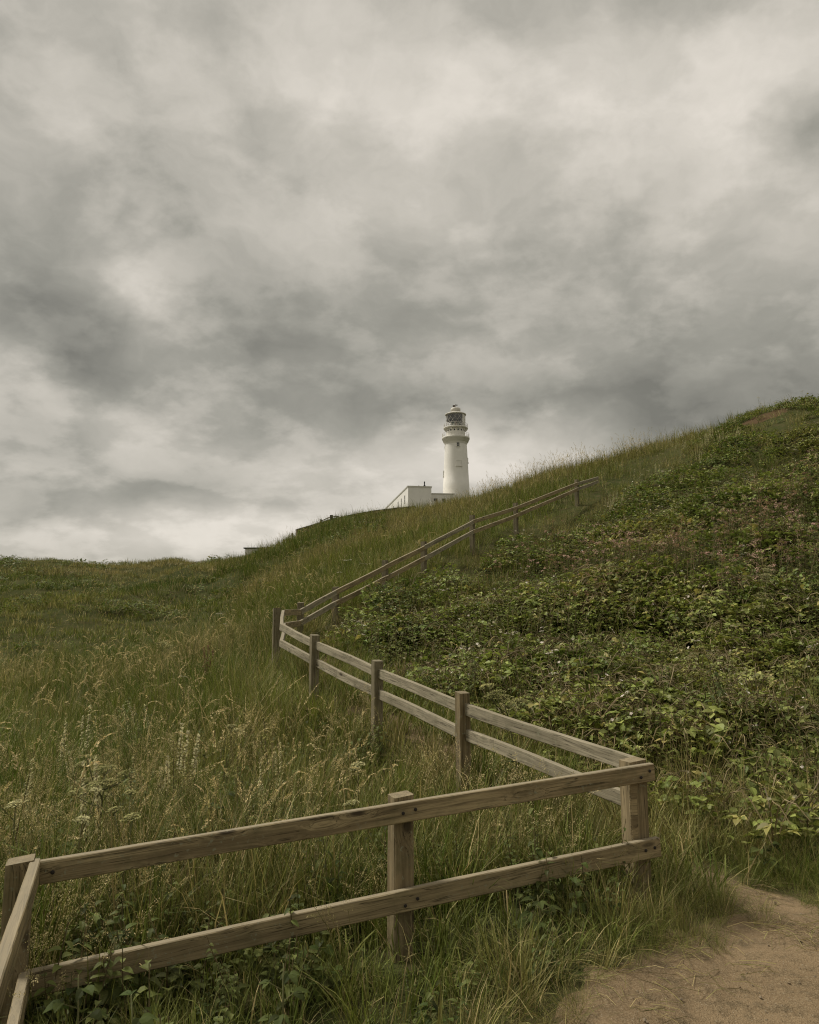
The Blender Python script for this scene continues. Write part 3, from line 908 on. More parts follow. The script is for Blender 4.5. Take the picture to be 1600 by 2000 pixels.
yw = empty('yard_wall', (q0.x, q0.y, qz), .1); tag(yw, 'short low white yard wall below the annexe windows', 'wall')
mb = MB(); mb.box(0, .95, 0, 1.4, 0, q0.z - qz - .08); mb.build('wall', M_WPAINT, yw)
mb = MB(); mb.box(-.06, 1.01, -.06, 1.46, q0.z - qz - .08, q0.z - qz); mb.build('coping', M_WTRIM, yw)

# low building showing behind the left ridge
b0 = at(477, 1069.5, 105); bz = h1(b0.x, b0.y) - .5
lb = empty('low_building', (b0.x, b0.y, bz), -.05); tag(lb, 'low pale flat-roofed hut half hidden behind the left-hand ridge', 'hut')
mb = MB(); mb.box(.15, 4.6, 0, 3, 0, b0.z - bz - .14); mb.build('wall', M_WTRIM, lb)
mb = MB(); mb.box(-.05, 4.85, -.15, 3.2, b0.z - bz - .14, b0.z - bz); mb.build('roof', M_LEAD, lb)

# boundary wall and post-and-rail fence on the skyline
M_STONE = plain('brown_boundary_stone', (.16, .125, .085), .9, .15, .35, 1.5)
M_GALV = plain('dull_fence_timber', (.10, .09, .07), .8, .2, .2, 4)
WP = [(579, 1033.5, 52), (612, 1024, 52.5), (652, 1012, 53), (690, 1004, 54), (730, 997, 55), (768, 992.5, 56), (812, 989, 56)]
wpts = [at(*p) for p in WP]
bw0 = wpts[0]
bwall = empty('boundary_wall', (bw0.x, bw0.y, h1(bw0.x, bw0.y)))
tag(bwall, 'low brown boundary wall following the hill crest below the white house', 'wall')
mb = MB(); cp = MB()
for a, b in zip(wpts[:-1], wpts[1:]):
    a = a - bwall.location; b = b - bwall.location
    n = Vector((b.y - a.y, a.x - b.x, 0)).normalized() * .15
    def prism(m_, a, b, n, h0, h1_):
        vs = [a - n + Vector((0, 0, h0)), a + n + Vector((0, 0, h0)), a + n + Vector((0, 0, h1_)), a - n + Vector((0, 0, h1_)), b - n + Vector((0, 0, h0)), b + n + Vector((0, 0, h0)), b + n + Vector((0, 0, h1_)), b - n + Vector((0, 0, h1_))]
        m_.add(vs, [(0, 1, 2, 3), (7, 6, 5, 4), (0, 4, 5, 1), (1, 5, 6, 2), (2, 6, 7, 3), (3, 7, 4, 0)])
    prism(mb, a, b, n, -2.2, -.08); prism(cp, a, b, n * 1.3, -.08, 0)
mb.build('wall', M_STONE, bwall); cp.build('coping', M_GALV, bwall)
sk = [at(571, 1041, 51.4), at(607, 1027, 51.9), at(617, 1024, 52), at(627, 1018, 52), at(646, 1009.5, 52.2), at(649, 1009.5, 52.3), at(661, 1008.5, 52.6)]
sf = empty('skyline_fence', tuple(sk[0] - Vector((0, 0, 1.2)))); tag(sf, 'thin post fence with a single handrail on the hill crest', 'fence')
for k, p in enumerate(sk):
    p = p - sf.location
    mb = MB(); mb.box(p.x - .05, p.x + .05, p.y - .05, p.y + .05, p.z - 1.4, p.z + (.12 if k in (3, 4, 5) else 0)); mb.build('post', M_GALV, sf)
for a, b in zip(sk[3:-1], sk[4:]):
    mb = MB(); mb.tube([a - sf.location, b - sf.location], .035, 5); mb.build('handrail', M_GALV, sf)


# ------------------------------------------------------------------ plant prototypes (kept out of the scene; scattered below)
def proto_collection(name, meshes):
    c = bpy.data.collections.new(name)
    for i, me in enumerate(meshes):
        o = bpy.data.objects.new(f'{name}_{i:02d}', me); c.objects.link(o)
    return c


def U(a, b): return random.uniform(a, b)


def tuft(nb, rad_, l0, l1, w0, w1, lean, curl, dry_p, seg=4):
    mb = MB()
    for _ in range(nb):
        a = U(0, 2 * PI); r = rad_ * math.sqrt(U(0, 1))
        tone = U(.5, 1.0) if U(0, 1) < dry_p else U(0, .18)
        mb.blade((r * math.cos(a), r * math.sin(a), -.02), a + U(-1.2, 1.2), U(l0, l1), U(w0, w1), U(.02, lean), U(.2, curl), tone, seg)
    return mb.mesh('grass_tuft', M_GRASS)


def seedhead(mb, p, d0, L, n, w, sp, tone, droop=.5, mat=1):
    """panicle of small spikelets along a nodding axis"""
    p = Vector(p); d_ = Vector(d0).normalized()
    for i in range(n):
        s = i / n
        d_ = (d_ + Vector((0, 0, -droop / n)) ).normalized()
        p = p + d_ * (L / n)
        a = U(0, 2 * PI); o = Vector((math.cos(a), math.sin(a), U(-.2, .5))).normalized()
        spread = w * (1 - .75 * s) * U(.4, 1)
        q = p + o * spread
        ax = (o * .6 + d_ + Vector((0, 0, U(-.4, .1)))).normalized() * sp * U(.7, 1.2)
        sd = ax.cross(Vector((U(-1, 1), U(-1, 1), U(-1, 1)))).normalized() * sp * .17
        mb.add([q - ax * .5, q + sd, q + ax * .5, q - sd], [(0, 1, 2, 3)], tone + U(-.15, .25), mat)


def stalks(n, hl, hh, kind, nb=6, rad_=.09, spk=1.0):
    mb = MB()
    for _ in range(n):
        a = U(0, 2 * PI); r = rad_ * math.sqrt(U(0, 1)); hgt = U(hl, hh); lean = U(.03, .32); cu_ = U(.1, .9)
        p = Vector((r * math.cos(a), r * math.sin(a), 0)); b = U(0, 2 * PI); out = Vector((math.cos(b), math.sin(b), 0))
        pts = [p.copy()]
        for i in range(6):
            th = lean + cu_ * (i / 6) ** 2
            dd = out * math.sin(th) + Vector((0, 0, math.cos(th))); p = p + dd * hgt / 6; pts.append(p.copy())
        tone = U(.25, .9)
        mb.tube(pts, [.0016] * 4 + [.0012] * 3, 3, tone, 0)
        if kind == 'fog': seedhead(mb, p, dd, U(.07, .12), int(46), .016, .014 * spk, U(.2, .9), .3)
        elif kind == 'open': seedhead(mb, p - dd * .02, dd, U(.14, .22), int(64), .04, .0115 * spk, U(.0, .7), .6)
        elif kind == 'brome': seedhead(mb, p, dd, U(.14, .22), int(34), .022, .022 * spk, U(.3, 1), 1.5)
        elif kind == 'spike': seedhead(mb, p, dd, U(.10, .18), int(40), .008, .014 * spk, U(.3, .9), .2)
    for _ in range(nb):
        a = U(0, 2 * PI); mb.blade((U(-.05, .05), U(-.05, .05), 0), a, U(.2, .45), U(.003, .005), U(.05, .5), U(.3, 1.4), U(0, .5))
    return mb.mesh('seeding_grass_stalk', [M_GRASS, M_SEED])


def bramble(nl, R_, hgt, L0, flowers=0, upright=.5, tone_p=.12):
    mb = MB()
    for _ in range(5):
        a = U(0, 2 * PI); pts = []
        for i in range(6):
            s = i / 5; pts.append((R_ * 1.1 * s * math.cos(a + .4 * s), R_ * 1.1 * s * math.sin(a + .4 * s), hgt * (math.sin(s * 2.4) * .95)))
        mb.tube(pts, [.004] * 5 + [.002], 3, U(.2, .8), 1)
    for _ in range(nl):
        a = U(0, 2 * PI); r = R_ * math.sqrt(U(0, 1))
        z = hgt * (1 - .45 * (r / R_) ** 2) * U(.25, 1.05)
        c = Vector((r * math.cos(a), r * math.sin(a), z)); b = U(0, 2 * PI)
        L = L0 * U(.65, 1.2); tone = U(.35, .9) if U(0, 1) < tone_p else U(0, .25)
        up = Vector((U(-.55, .55), U(-.55, .55), 1))
        for k in range(3):
            bb = b + (k - 1) * 1.25; l2 = L * (1.0 if k == 1 else .8)
            mb.leaf(c, (math.cos(bb), math.sin(bb), U(-.1, .35)), up, l2, l2 * U(.62, .78), U(.1, .45), U(.1, .5), tone, 0)
    for _ in range(flowers):
        a = U(0, 2 * PI); r = R_ * math.sqrt(U(0, 1)); c = Vector((r * math.cos(a), r * math.sin(a), hgt * U(.95, 1.15)))
        n = Vector((U(-.5, .5), U(-.9, .1), 1)).normalized(); u = n.cross(Vector((1, 0, 0))).normalized(); v = n.cross(u)
        for k in range(5):
            t0 = 2 * PI * k / 5; e = u * math.cos(t0) + v * math.sin(t0); f = u * math.cos(t0 + 1.57) + v * math.sin(t0 + 1.57)
            mb.add([c, c + e * .010 + f * .007 + n * .002, c + e * .019, c + e * .010 - f * .007 + n * .002], [(0, 1, 2, 3)], 0, 2)
    return mb.mesh('bramble_sprig', [M_LEAF, M_STEM, M_WHITE])


def herb(n, hl, hh, Lf, flower=None, nleaf=14, rad_=.16, narrow=.3):
    mb = MB()
    for _ in range(n):
        a = U(0, 2 * PI); r = rad_ * math.sqrt(U(0, 1)); hgt = U(hl, hh); b = U(0, 2 * PI); ln = U(0, .2)
        p0 = Vector((r * math.cos(a), r * math.sin(a), 0)); p1 = p0 + Vector((ln * hgt * math.cos(b), ln * hgt * math.sin(b), hgt))
        mb.tube([p0, p0.lerp(p1, .5) + Vector((U(-.01, .01), U(-.01, .01), 0)), p1], [.0035, .003, .002], 3, U(0, .6), 1)
        for k in range(nleaf):
            s = .12 + .85 * k / nleaf; c = p0.lerp(p1, s); t0 = k * 2.4 + U(-.4, .4)
            L = Lf * (1.15 - .7 * s) * U(.75, 1.2)
            mb.leaf(c, (math.cos(t0), math.sin(t0), U(.1, .7)), (0, 0, 1), L, L * narrow, .3, U(.3, .8), U(0, .3), 0)
        if flower == 'flat':
            for _k in range(15):
                t0 = U(0, 2 * PI); q = .04 * math.sqrt(U(0, 1)); c = p1 + Vector((q * math.cos(t0), q * math.sin(t0), U(-.012, .02) - q * .3))
                s_ = U(.006, .011); mb.add([c + Vector((-s_, 0, U(-.3, .3) * s_)), c + Vector((0, -s_, U(-.6, .6) * s_)), c + Vector((s_, 0, 0)), c + Vector((0, s_, s_ * .6))], [(0, 1, 2, 3)], U(0, .6), 2)
        elif flower == 'spire':
            for _k in range(70):
                s = U(.62, 1.08); c = p0.lerp(p1, s); t0 = U(0, 2 * PI); q = .018 * (1.25 - s)*2
                c = c + Vector((q * math.cos(t0), q * math.sin(t0), 0)); s_ = U(.006, .010)
                mb.add([c + Vector((-s_, 0, 0)), c + Vector((0, -s_, -s_ * .5)), c + Vector((s_, 0, s_ * .4)), c + Vector((0, s_, s_))], [(0, 1, 2, 3)], U(0, .5), 2)
        elif flower == 'umbel':
            for _r in range(12):
                t0 = U(0, 2 * PI); q = .05 * math.sqrt(U(.1, 1)); e = p1 + Vector((q * math.cos(t0), q * math.sin(t0), .03 - q * .3))
                for _k in range(5):
                    c = e + Vector((U(-.012, .012), U(-.012, .012), U(-.004, .006))); s_ = U(.005, .009)
                    mb.add([c + Vector((-s_, 0, 0)), c + Vector((0, -s_, U(-.4, .4) * s_)), c + Vector((s_, 0, 0)), c + Vector((0, s_, U(-.4, .4) * s_))], [(0, 1, 2, 3)], U(0, .5), 2)
    return mb.mesh('leafy_herb', [M_HERB, M_STEM, {'flat': M_PINK, 'spire': M_CREAM, 'umbel': M_WHITE}.get(flower, M_CREAM)])


lush = [tuft(36, .10, .18, .46, .006, .012, .9, 2.7, .08) for _ in range(4)] + [tuft(42, .12, .25, .55, .004, .008, .6, 2.1, .16) for _ in range(3)]
meadow = [tuft(46, .14, .30, .70, .0030, .0055, .55, 2.2, .20) for _ in range(5)] + [tuft(40, .16, .25, .55, .003, .006, .8, 2.2, .26) for _ in range(3)]
drygrass = [tuft(44, .14, .25, .60, .0025, .0045, .85, 1.9, .72) for _ in range(4)]
coarse = [tuft(40, .34, .25, .60, .007, .013, .5, 1.5, .24, 3) for _ in range(5)] + [tuft(36, .30, .15, .40, .008, .015, .7, 1.5, .14, 3) for _ in range(3)]
farcover = [tuft(44, .60, .22, .50, .016, .034, .7, 1.5, .16, 3) for _ in range(5)]
C_LUSH = proto_collection('lush_tuft', lush); C_MEAD = proto_collection('meadow_tuft', meadow)
C_DRY = proto_collection('dry_tuft', drygrass); C_COARSE = proto_collection('hill_tuft', coarse); C_FAR = proto_collection('far_tuft', farcover)
C_SEED = proto_collection('seed_stalk', [stalks(5, .45, .85, k) for k in ('fog', 'open', 'brome', 'spike', 'open', 'fog', 'brome')])
C_SEEDF = proto_collection('far_seed_stalk', [stalks(5, .5, 1.0, k, 5, .25, 1.25) for k in ('fog', 'open', 'brome', 'spike')])
C_PANI = proto_collection('green_panicle', [stalks(7, .28, .52, 'open', 6, .10, .9) for _ in range(4)])
C_BRAM = proto_collection('bramble', [bramble(38, .26, .28, .062, tone_p=.2) for _ in range(5)] + [bramble(38, .28, .30, .070, 2) for _ in range(1)])
C_BRAMF = proto_collection('far_bramble', [bramble(62, .42, .34, .074, 0, tone_p=.2) for _ in range(3)] + [bramble(62, .42, .36, .074, 2, tone_p=.2)])
C_HERB = proto_collection('herb', [herb(5, .22, .5, .085, None, 12, .12, .5) for _ in range(3)] + [herb(5, .2, .4, .06, None, 16, .12, .35)])
C_HERBT = proto_collection('tall_herb', [herb(6, .4, .75, .10, None, 16, .18, .42) for _ in range(3)] + [herb(6, .35, .7, .07, None, 20, .18, .3)])
C_BROAD = proto_collection('broad_herb', [herb(4, .12, .30, .085, None, 9, .12, .72) for _ in range(3)])
C_PINK = proto_collection('pink_herb', [herb(8, .55, .95, .10, 'flat', 15, .24, .28) for _ in range(4)])
C_SPIRE = proto_collection('cream_spire', [herb(4, .5, .85, .07, 'spire', 10, .15, .25) for _ in range(3)])
C_UMB = proto_collection('small_umbel', [herb(3, .5, .8, .07, 'umbel', 8, .15, .4) for _ in range(3)])
mbs = []
for _ in range(4):
    mb = MB()
    for _k in range(16):
        a = U(0, 2 * PI); L = U(.03, .15); p = Vector((U(-.14, .14), U(-.14, .14), U(.002, .016)))
        e = p + Vector((math.cos(a), math.sin(a), 0)) * L; e.z = U(.002, .018)
        mb.tube([p, p.lerp(e, .5) + Vector((0, 0, U(0, .015))), e], .0009, 3, U(.15, .8))
    mbs.append(mb.mesh('straw_wisp', M_GRASS))
C_STRAW = proto_collection('straw', mbs)
M_PEB = plain('pebble', (.20, .155, .10), .8, .3, .3, 30)
mbs = []
for _ in range(4):
    mb = MB(); s_ = .008
    vs = [(s_ * U(.7, 1.3) * x, s_ * U(.7, 1.3) * y, s_ * U(.5, .9) * z) for x, y, z in ((1, 0, 0), (0, 1, 0), (-1, 0, 0), (0, -1, 0), (0, 0, 1), (0, 0, -1), (.7, .7, .3), (-.7, -.6, .3))]
    mb.add(vs, [(0, 6, 4), (6, 1, 4), (1, 2, 4), (2, 7, 4), (7, 3, 4), (3, 0, 4), (0, 5, 1), (1, 5, 2), (2, 5, 3), (3, 5, 0), (0, 1, 6), (2, 3, 7)])
    mbs.append(mb.mesh('pebble', M_PEB))
C_PEB = proto_collection('pebble', mbs)


def scatter_tree(col, n):
    ng = bpy.data.node_groups.new('scatter_' + col.name, 'GeometryNodeTree')
    ng.interface.new_socket('Geometry', in_out='INPUT', socket_type='NodeSocketGeometry')
    ng.interface.new_socket('Geometry', in_out='OUTPUT', socket_type='NodeSocketGeometry')
    N = ng.nodes; L = ng.links
    gi = N.new('NodeGroupInput'); go = N.new('NodeGroupOutput'); ip = N.new('GeometryNodeInstanceOnPoints'); ci = N.new('GeometryNodeCollectionInfo')
    ci.inputs['Collection'].default_value = col; ci.inputs['Separate Children'].default_value = True; ci.inputs['Reset Children'].default_value = True

    def na(name, typ):
        a = N.new('GeometryNodeInputNamedAttribute'); a.data_type = typ; a.inputs['Name'].default_value = name
        return a.outputs['Attribute']
    L.new(gi.outputs[0], ip.inputs['Points']); L.new(ci.outputs[0], ip.inputs['Instance'])
    ip.inputs['Pick Instance'].default_value = True
    L.new(na('idx', 'INT'), ip.inputs['Instance Index'])
    e2r = N.new('FunctionNodeEulerToRotation'); L.new(na('rot', 'FLOAT_VECTOR'), e2r.inputs[0]); L.new(e2r.outputs[0], ip.inputs['Rotation'])
    L.new(na('scl', 'FLOAT_VECTOR'), ip.inputs['Scale'])
    L.new(ip.outputs[0], go.inputs[0])
    return ng


TOTAL = [0]


def scatter(name, col, x, y, scale, label, cat, dry=0.0, hue=None, tilt=.15, zoff=0.0, flat=None):
    n = len(x)
    if n == 0: return None
    TOTAL[0] += n
    z = H(x, y) + zoff
    me = bpy.data.meshes.new(name); me.vertices.add(n)
    me.vertices.foreach_set('co', np.stack([x, y, z], 1).astype(np.float32).ravel())
    rot = np.stack([RNG.normal(0, tilt, n), RNG.normal(0, tilt, n), RNG.uniform(0, 2 * PI, n)], 1)
    sc = np.asarray(scale) * RNG.uniform(.75, 1.25, n)
    scl = np.stack([sc, sc, sc * RNG.uniform(.8, 1.2, n)], 1)
    k = len(col.objects)
    def put(nm, typ, arr, key):
        a = me.attributes.new(nm, typ, 'POINT'); a.data.foreach_set(key, np.ascontiguousarray(arr).ravel())
    put('rot', 'FLOAT_VECTOR', rot.astype(np.float32), 'vector'); put('scl', 'FLOAT_VECTOR', scl.astype(np.float32), 'vector')
    put('idx', 'INT', RNG.integers(0, k, n).astype(np.int32), 'value')
    put('dry', 'FLOAT', (np.zeros(n) + dry).astype(np.float32), 'value')
    put('hue', 'FLOAT', (RNG.uniform(0, 1, n) if hue is None else np.clip(hue + RNG.uniform(-.3, .3, n), 0, 1)).astype(np.float32), 'value')
    o = bpy.data.objects.new(name, me); COL.objects.link(o)
    md = o.modifiers.new('scatter', 'NODES'); md.node_group = scatter_tree(col, n)
    return tag(o, label, cat, None, 'stuff')


AZ = math.radians(37)


def cloud_pts(r0, r1, dens, pw=0.0, azm=(-AZ, AZ)):
    """points over the sector; dens per square metre at r0, falling with distance to the power pw"""
    out = []
    edges = np.exp(np.linspace(math.log(r0), math.log(r1), 24))
    for a, b in zip(edges[:-1], edges[1:]):
        m = .5 * (a + b); n = int(dens * (r0 / m) ** pw * .5 * (azm[1] - azm[0]) * (b * b - a * a))
        r = np.sqrt(RNG.uniform(a * a, b * b, n)); t = RNG.uniform(azm[0], azm[1], n)
        out.append(np.stack([r * np.sin(t), r * np.cos(t)], 1))
    p = np.concatenate(out); return p[:, 0], p[:, 1]


# zone functions ------------------------------------------------
FL = [(2.2, 4.4)] + [(CORNER.x, CORNER.y)] + [(p.x, p.y) for p in mid] + [(N0.x, N0.y)] + [(p.x, p.y) for p in far] + [(at(*FT[-1]).x, at(*FT[-1]).y)] + [(at(1330, 840, 30.5).x, 30.5), (at(1470, 800, 30).x + 2, 34), (18, 40), (40, 60)]
_fy = np.array([p[1] for p in FL]); _fx = np.array([p[0] for p in FL])


def right_of_fence(x, y): return x - np.interp(y, _fy, _fx)


def front_of_near(x, y):
    """metres on the camera side of the near run"""
    return (x - LT.x) * nrm.x + (y - LT.y) * nrm.y


def px_of(x, y): return 800 + FPX * x / y


def sel(m, *a): return [q[m] for q in a]


rint = lambda x, y, s, sd: fbm(x / s, y / s, 3, sd)
soil_c = at(1462, 817, 27.8)


def bare(x, y):
    return (((x - soil_c.x) * .50) ** 2 + ((y - soil_c.y) * 1.1) ** 2) < .35 + 1.2 * (fbm(x * 1.5, y * 1.5, 2, 77) - .5)

# 1 lush grass close by
x, y = cloud_pts(2.3, 9.5, 74, .5)
po = path_offset(x, y); rf = right_of_fence(x, y); fn = front_of_near(x, y)
m = (po > .02 + .25 * RNG.random(len(x)) * (fn > 0)) & ((rf < -.02) | (y < 4.75) & (x < 2.0)) & (RNG.random(len(x)) < np.where(y > 6, .55, 1.0))
x, y, po, fn, rf = sel(m, x, y, po, fn, rf)
dr = np.clip(.42 * (1 - po / .7), 0, .42) * (rint(x, y, .5, 31) > .35) + .12 * (rint(x, y, 1.3, 32) - .4)
sc = np.where(fn > 0, .62, .95) * np.clip(.45 + po / .5, .4, 1) * (.8 + .4 * rint(x, y, .9, 33))
sc = sc * np.where((fn < .25) & (fn > -.3), .75, 1)
scatter('grass', C_LUSH, x, y, sc, 'lush green grass under and behind the near fence rails', 'grass', np.clip(dr, 0, 1), rint(x, y, 1.6, 34))

# 2 long meadow grass
x, y = cloud_pts(4.3, 22, 46, .75)
rf = right_of_fence(x, y); fn = front_of_near(x, y)
m = (rf < -.05) & (fn < -.25)
x, y, rf = sel(m, x, y, rf)
r = np.hypot(x, y)
sc = np.clip(np.where(y > 8.4, .85, .55) + np.maximum(-rf - .3, 0) * .35, .55, 1.05) * (.55 + .9 * rint(x, y, 1.2, 41)) * np.where(r > 12, 1.15, 1)
scatter('meadow_grass', C_MEAD, x, y, sc, 'long mixed meadow grass left of the zigzag fence', 'grass', np.clip((rint(x, y, 1.7, 42) - .56) * 1.5, -.18, .34), np.clip(.5 + (rint(x, y, 1.4, 43) - .5) * 2.2, 0, 1))

# 3 seeding stalks
x, y = cloud_pts(4.6, 20, 10, .5)
rf = right_of_fence(x, y); fn = front_of_near(x, y)
m = (rf < -.25) & (fn < -.3) & (RNG.random(len(x)) < np.clip((rint(x, y, 1.5, 51) - .32) * 3, .12, 1))
x, y, rf = sel(m, x, y, rf)
sc = np.clip(.62 + np.maximum(-rf - .4, 0) * .3, .62, 1.0)
scatter('seeding_grass', C_SEED, x, y, sc, 'tall pale seeding grass stalks standing in the meadow', 'grass', np.clip((rint(x, y, 2, 52) - .4), 0, .4), None, .2)

xs = np.concatenate([RNG.normal(N0.x - .25, .35, 60), RNG.normal(mid[2].x - .2, .3, 30)]); ys = np.concatenate([RNG.uniform(N0.y - .9, N0.y + 1.8, 60), RNG.uniform(mid[2].y - .8, mid[2].y - .1, 30)])
m = right_of_fence(xs, ys) < -.06; xs, ys = sel(m, xs, ys)
scatter('fence_corner_grass', C_MEAD, xs, ys, .95, 'rank grass hiding the foot of the back fence corner', 'grass', np.clip(RNG.normal(.05, .12, len(xs)), -.1, .4), None, .2)

# 4 feathery green panicles
x, y = cloud_pts(3.2, 8.0, 22, .3)
rf = right_of_fence(x, y); po = path_offset(x, y); fn = front_of_near(x, y)
m = ((rf < -.1) | (y < 4.3) & (x < 1.3)) & (po > .35) & (RNG.random(len(x)) < np.where(fn > -.15, .10, 1) * np.clip((rint(x, y, .8, 61) - .35) * 4, .05, 1))
x, y, fn = sel(m, x, y, fn)
scatter('panicle_grass', C_PANI, x, y, np.where(fn > 0, .7, .95), 'feathery green grass panicles between the near and middle fence runs', 'grass', .0, None, .2)

# 5 leafy herbs
x, y = cloud_pts(2.6, 13, 20, .5)
rf = right_of_fence(x, y); po = path_offset(x, y); fn = front_of_near(x, y)
pxx = px_of(x, y)
m = ((rf < -.2) | (y < 4.3) & (x < 1.2)) & (po > .3) & (RNG.random(len(x)) < np.where((pxx < 480) & (y < 7), 1.0, .5) * np.clip((rint(x, y, .9, 71) - .3) * 4, 0, 1))
x, y, fn = sel(m, x, y, fn)
scatter('leafy_weeds', C_HERB, x, y, np.where(fn > 0, .62, 1.0), 'dark leafy weeds among the grass by the left fence corner', 'weeds', 0, None, .15)

x, y = cloud_pts(4.9, 15, 60, .5)
rf = right_of_fence(x, y); po = path_offset(x, y)
m = (rf > -.12) & (po < .5) & (y > 4.95) & (RNG.random(len(x)) < np.clip(.55 + 1.3 * po + (y - 5.5) * .25, .3, .95) * np.clip((rint(x, y, .55, 72) - .26) * 5, 0, 1))
x, y = sel(m, x, y)
scatter('path_grass', C_LUSH, x, y, .8, 'short grass overgrowing the footpath behind the middle fence run', 'grass', np.clip((rint(x, y, .7, 73) - .4), 0, .4), None, .25)

x, y = cloud_pts(2.6, 7.5, 16, .3)
rf = right_of_fence(x, y); po = path_offset(x, y); fn = front_of_near(x, y)
m = ((rf < -.15) | (y < 4.3) & (x < 1.3)) & (po > .3) & (RNG.random(len(x)) < np.clip((rint(x, y, .7, 74) - .40) * 5, 0, 1) * np.where(px_of(x, y) < 560, 1, .35))
x, y = sel(m, x, y)
scatter('broad_leaved_weeds', C_BROAD, x, y, .92, 'low broad-leaved weeds around the left end of the near fence', 'weeds', 0, None, .15, .03)

# 6 hill grass beyond the far run
x, y = cloud_pts(12.5, 62, 17, .95)
rf = right_of_fence(x, y); pxx = px_of(x, y); r = np.hypot(x, y)
m = (rf < -.15) & ((r < 20) | (pxx > 380 + 120 * rint(x, y, 6, 80))) & (~bare(x, y) | (RNG.random(len(x)) < .3))
x, y, r, rf = sel(m, x, y, r, rf)
dk = rint(x, y, 5.5, 81)
sc = np.clip(.75 + (r - 12) * .018, .75, 1.3) * np.clip(.55 - rf * .25, .55, 1) * (.75 + .5 * rint(x, y, 3, 82))
scatter('hill_grass', C_COARSE, x, y, sc, 'yellow-green rough grass covering the hill below the lighthouse', 'grass', np.clip((dk - .46) * 1.3, -.12, .42) - .22 * ((y > 35) & (px_of(x, y) < 840)), np.clip(.15 + (rint(x, y, 7, 83) - .35) * 2.2, 0, 1) * np.where((y > 35) & (px_of(x, y) < 840), .45, 1))
x, y = cloud_pts(13, 50, 2.6, .75)
rf = right_of_fence(x, y)
m = (rf < -.5) & (RNG.random(len(x)) < np.clip((rint(x, y, 4, 86) - .35) * 3, .05, 1))
x, y = sel(m, x, y)
scatter('hill_seed_grass', C_SEEDF, x, y, .8, 'pale seeding stalks scattered over the hill grass', 'grass', .25, None, .2)

# 7 far slopes on the left
x, y = cloud_pts(19, 90, 5.5, 1.1, (-AZ, math.radians(-5)))
pxx = px_of(x, y); m = (pxx < 520); x, y = sel(m, x, y); r = np.hypot(x, y)
q = rint(x, y, 9, 91)
scatter('slope_cover', C_FAR, x, y, np.clip(.5 + (r - 20) * .007, .5, .95) * (.45 + 1.1 * rint(x, y, 3.5, 92)), 'dark green rough growth on the slopes below the left ridge', 'grass',
        np.clip((q - .52) * 1.2, -.1, .4) + .22 * (r > 64), np.clip((rint(x, y, 11, 93) - .38) * 2.4, 0, 1) * np.where(r > 64, .3, 1))

x, y = cloud_pts(20, 80, 2.2, .9, (-AZ, math.radians(-1)))
rf = right_of_fence(x, y); pxx = px_of(x, y); r = np.hypot(x, y)
m = (rf < -2) & (RNG.random(len(x)) < np.clip((rint(x / 2.2, y, 4.5, 95) - .50) * 7, 0, 1)) & ((pxx < 560) | (y > 34) & (pxx < 830))
x, y, r = sel(m, x, y, r)
scatter('slope_scrub', C_BRAMF, x, y, np.clip(.8 + (r - 20) * .012, .8, 1.5), 'dark low scrub in bands across the left slopes and hill shoulder', 'scrub', 0, .05, .25)

# 8 brambles on the right
x, y = cloud_pts(4.9, 15, 52, .85)
rf = right_of_fence(x, y); po = path_offset(x, y)
k = np.clip((rf - .75) / .8, 0, 1) * np.clip((y - 5.4) / 2.6, .05, 1) * np.clip((rint(x, y, 1.1, 101) - .24) * 4, .14, 1)
m = (po > .45) & (rf > .75) & (RNG.random(len(x)) < k)
x, y, rf = sel(m, x, y, rf)
scatter('bramble_thicket', C_BRAM, x, y, (.55 + .95 * rint(x, y, 1.1, 101)) * np.clip(.6 + (rf - .75) * .3, .6, 1.05), 'low bramble thicket covering the bank right of the footpath', 'bramble', np.clip((rint(x, y, 2, 103) - .5) * .9, -.05, .35), np.clip(.5 + (rint(x, y, .9, 104) - .5) * 2.2, 0, 1), .28, np.clip((rint(x, y, 1.1, 101) - .42) * .8, 0, .2) * np.clip(rf - 1, 0, 1))
x, y = cloud_pts(13, 36, 24, .75)
rf = right_of_fence(x, y)
k = np.clip((rf - .5 - .9 * (y > 21)) / 1.4, 0, 1) * np.clip((rint(x, y, 1.8, 106) - .24) * 4, .18, 1)
m = (RNG.random(len(x)) < k) & (~bare(x, y) | (RNG.random(len(x)) < .3))
x, y = sel(m, x, y)
scatter('hillside_brambles', C_BRAMF, x, y, (.5 + 1.0 * rint(x, y, 1.8, 106)) * np.clip((36 - np.hypot(x, y)) / 12, .6, 1), 'dense brambles carpeting the upper right hillside', 'bramble', np.clip((rint(x, y, 3, 108) - .52) * .9, -.05, .3), np.clip(.5 + (rint(x, y, 1.3, 109) - .5) * 2.2, 0, 1), .28, np.clip((rint(x, y, 1.8, 106) - .42) * .9, 0, .25) * np.clip((25 - np.hypot(x, y)) / 6, .1, 1))

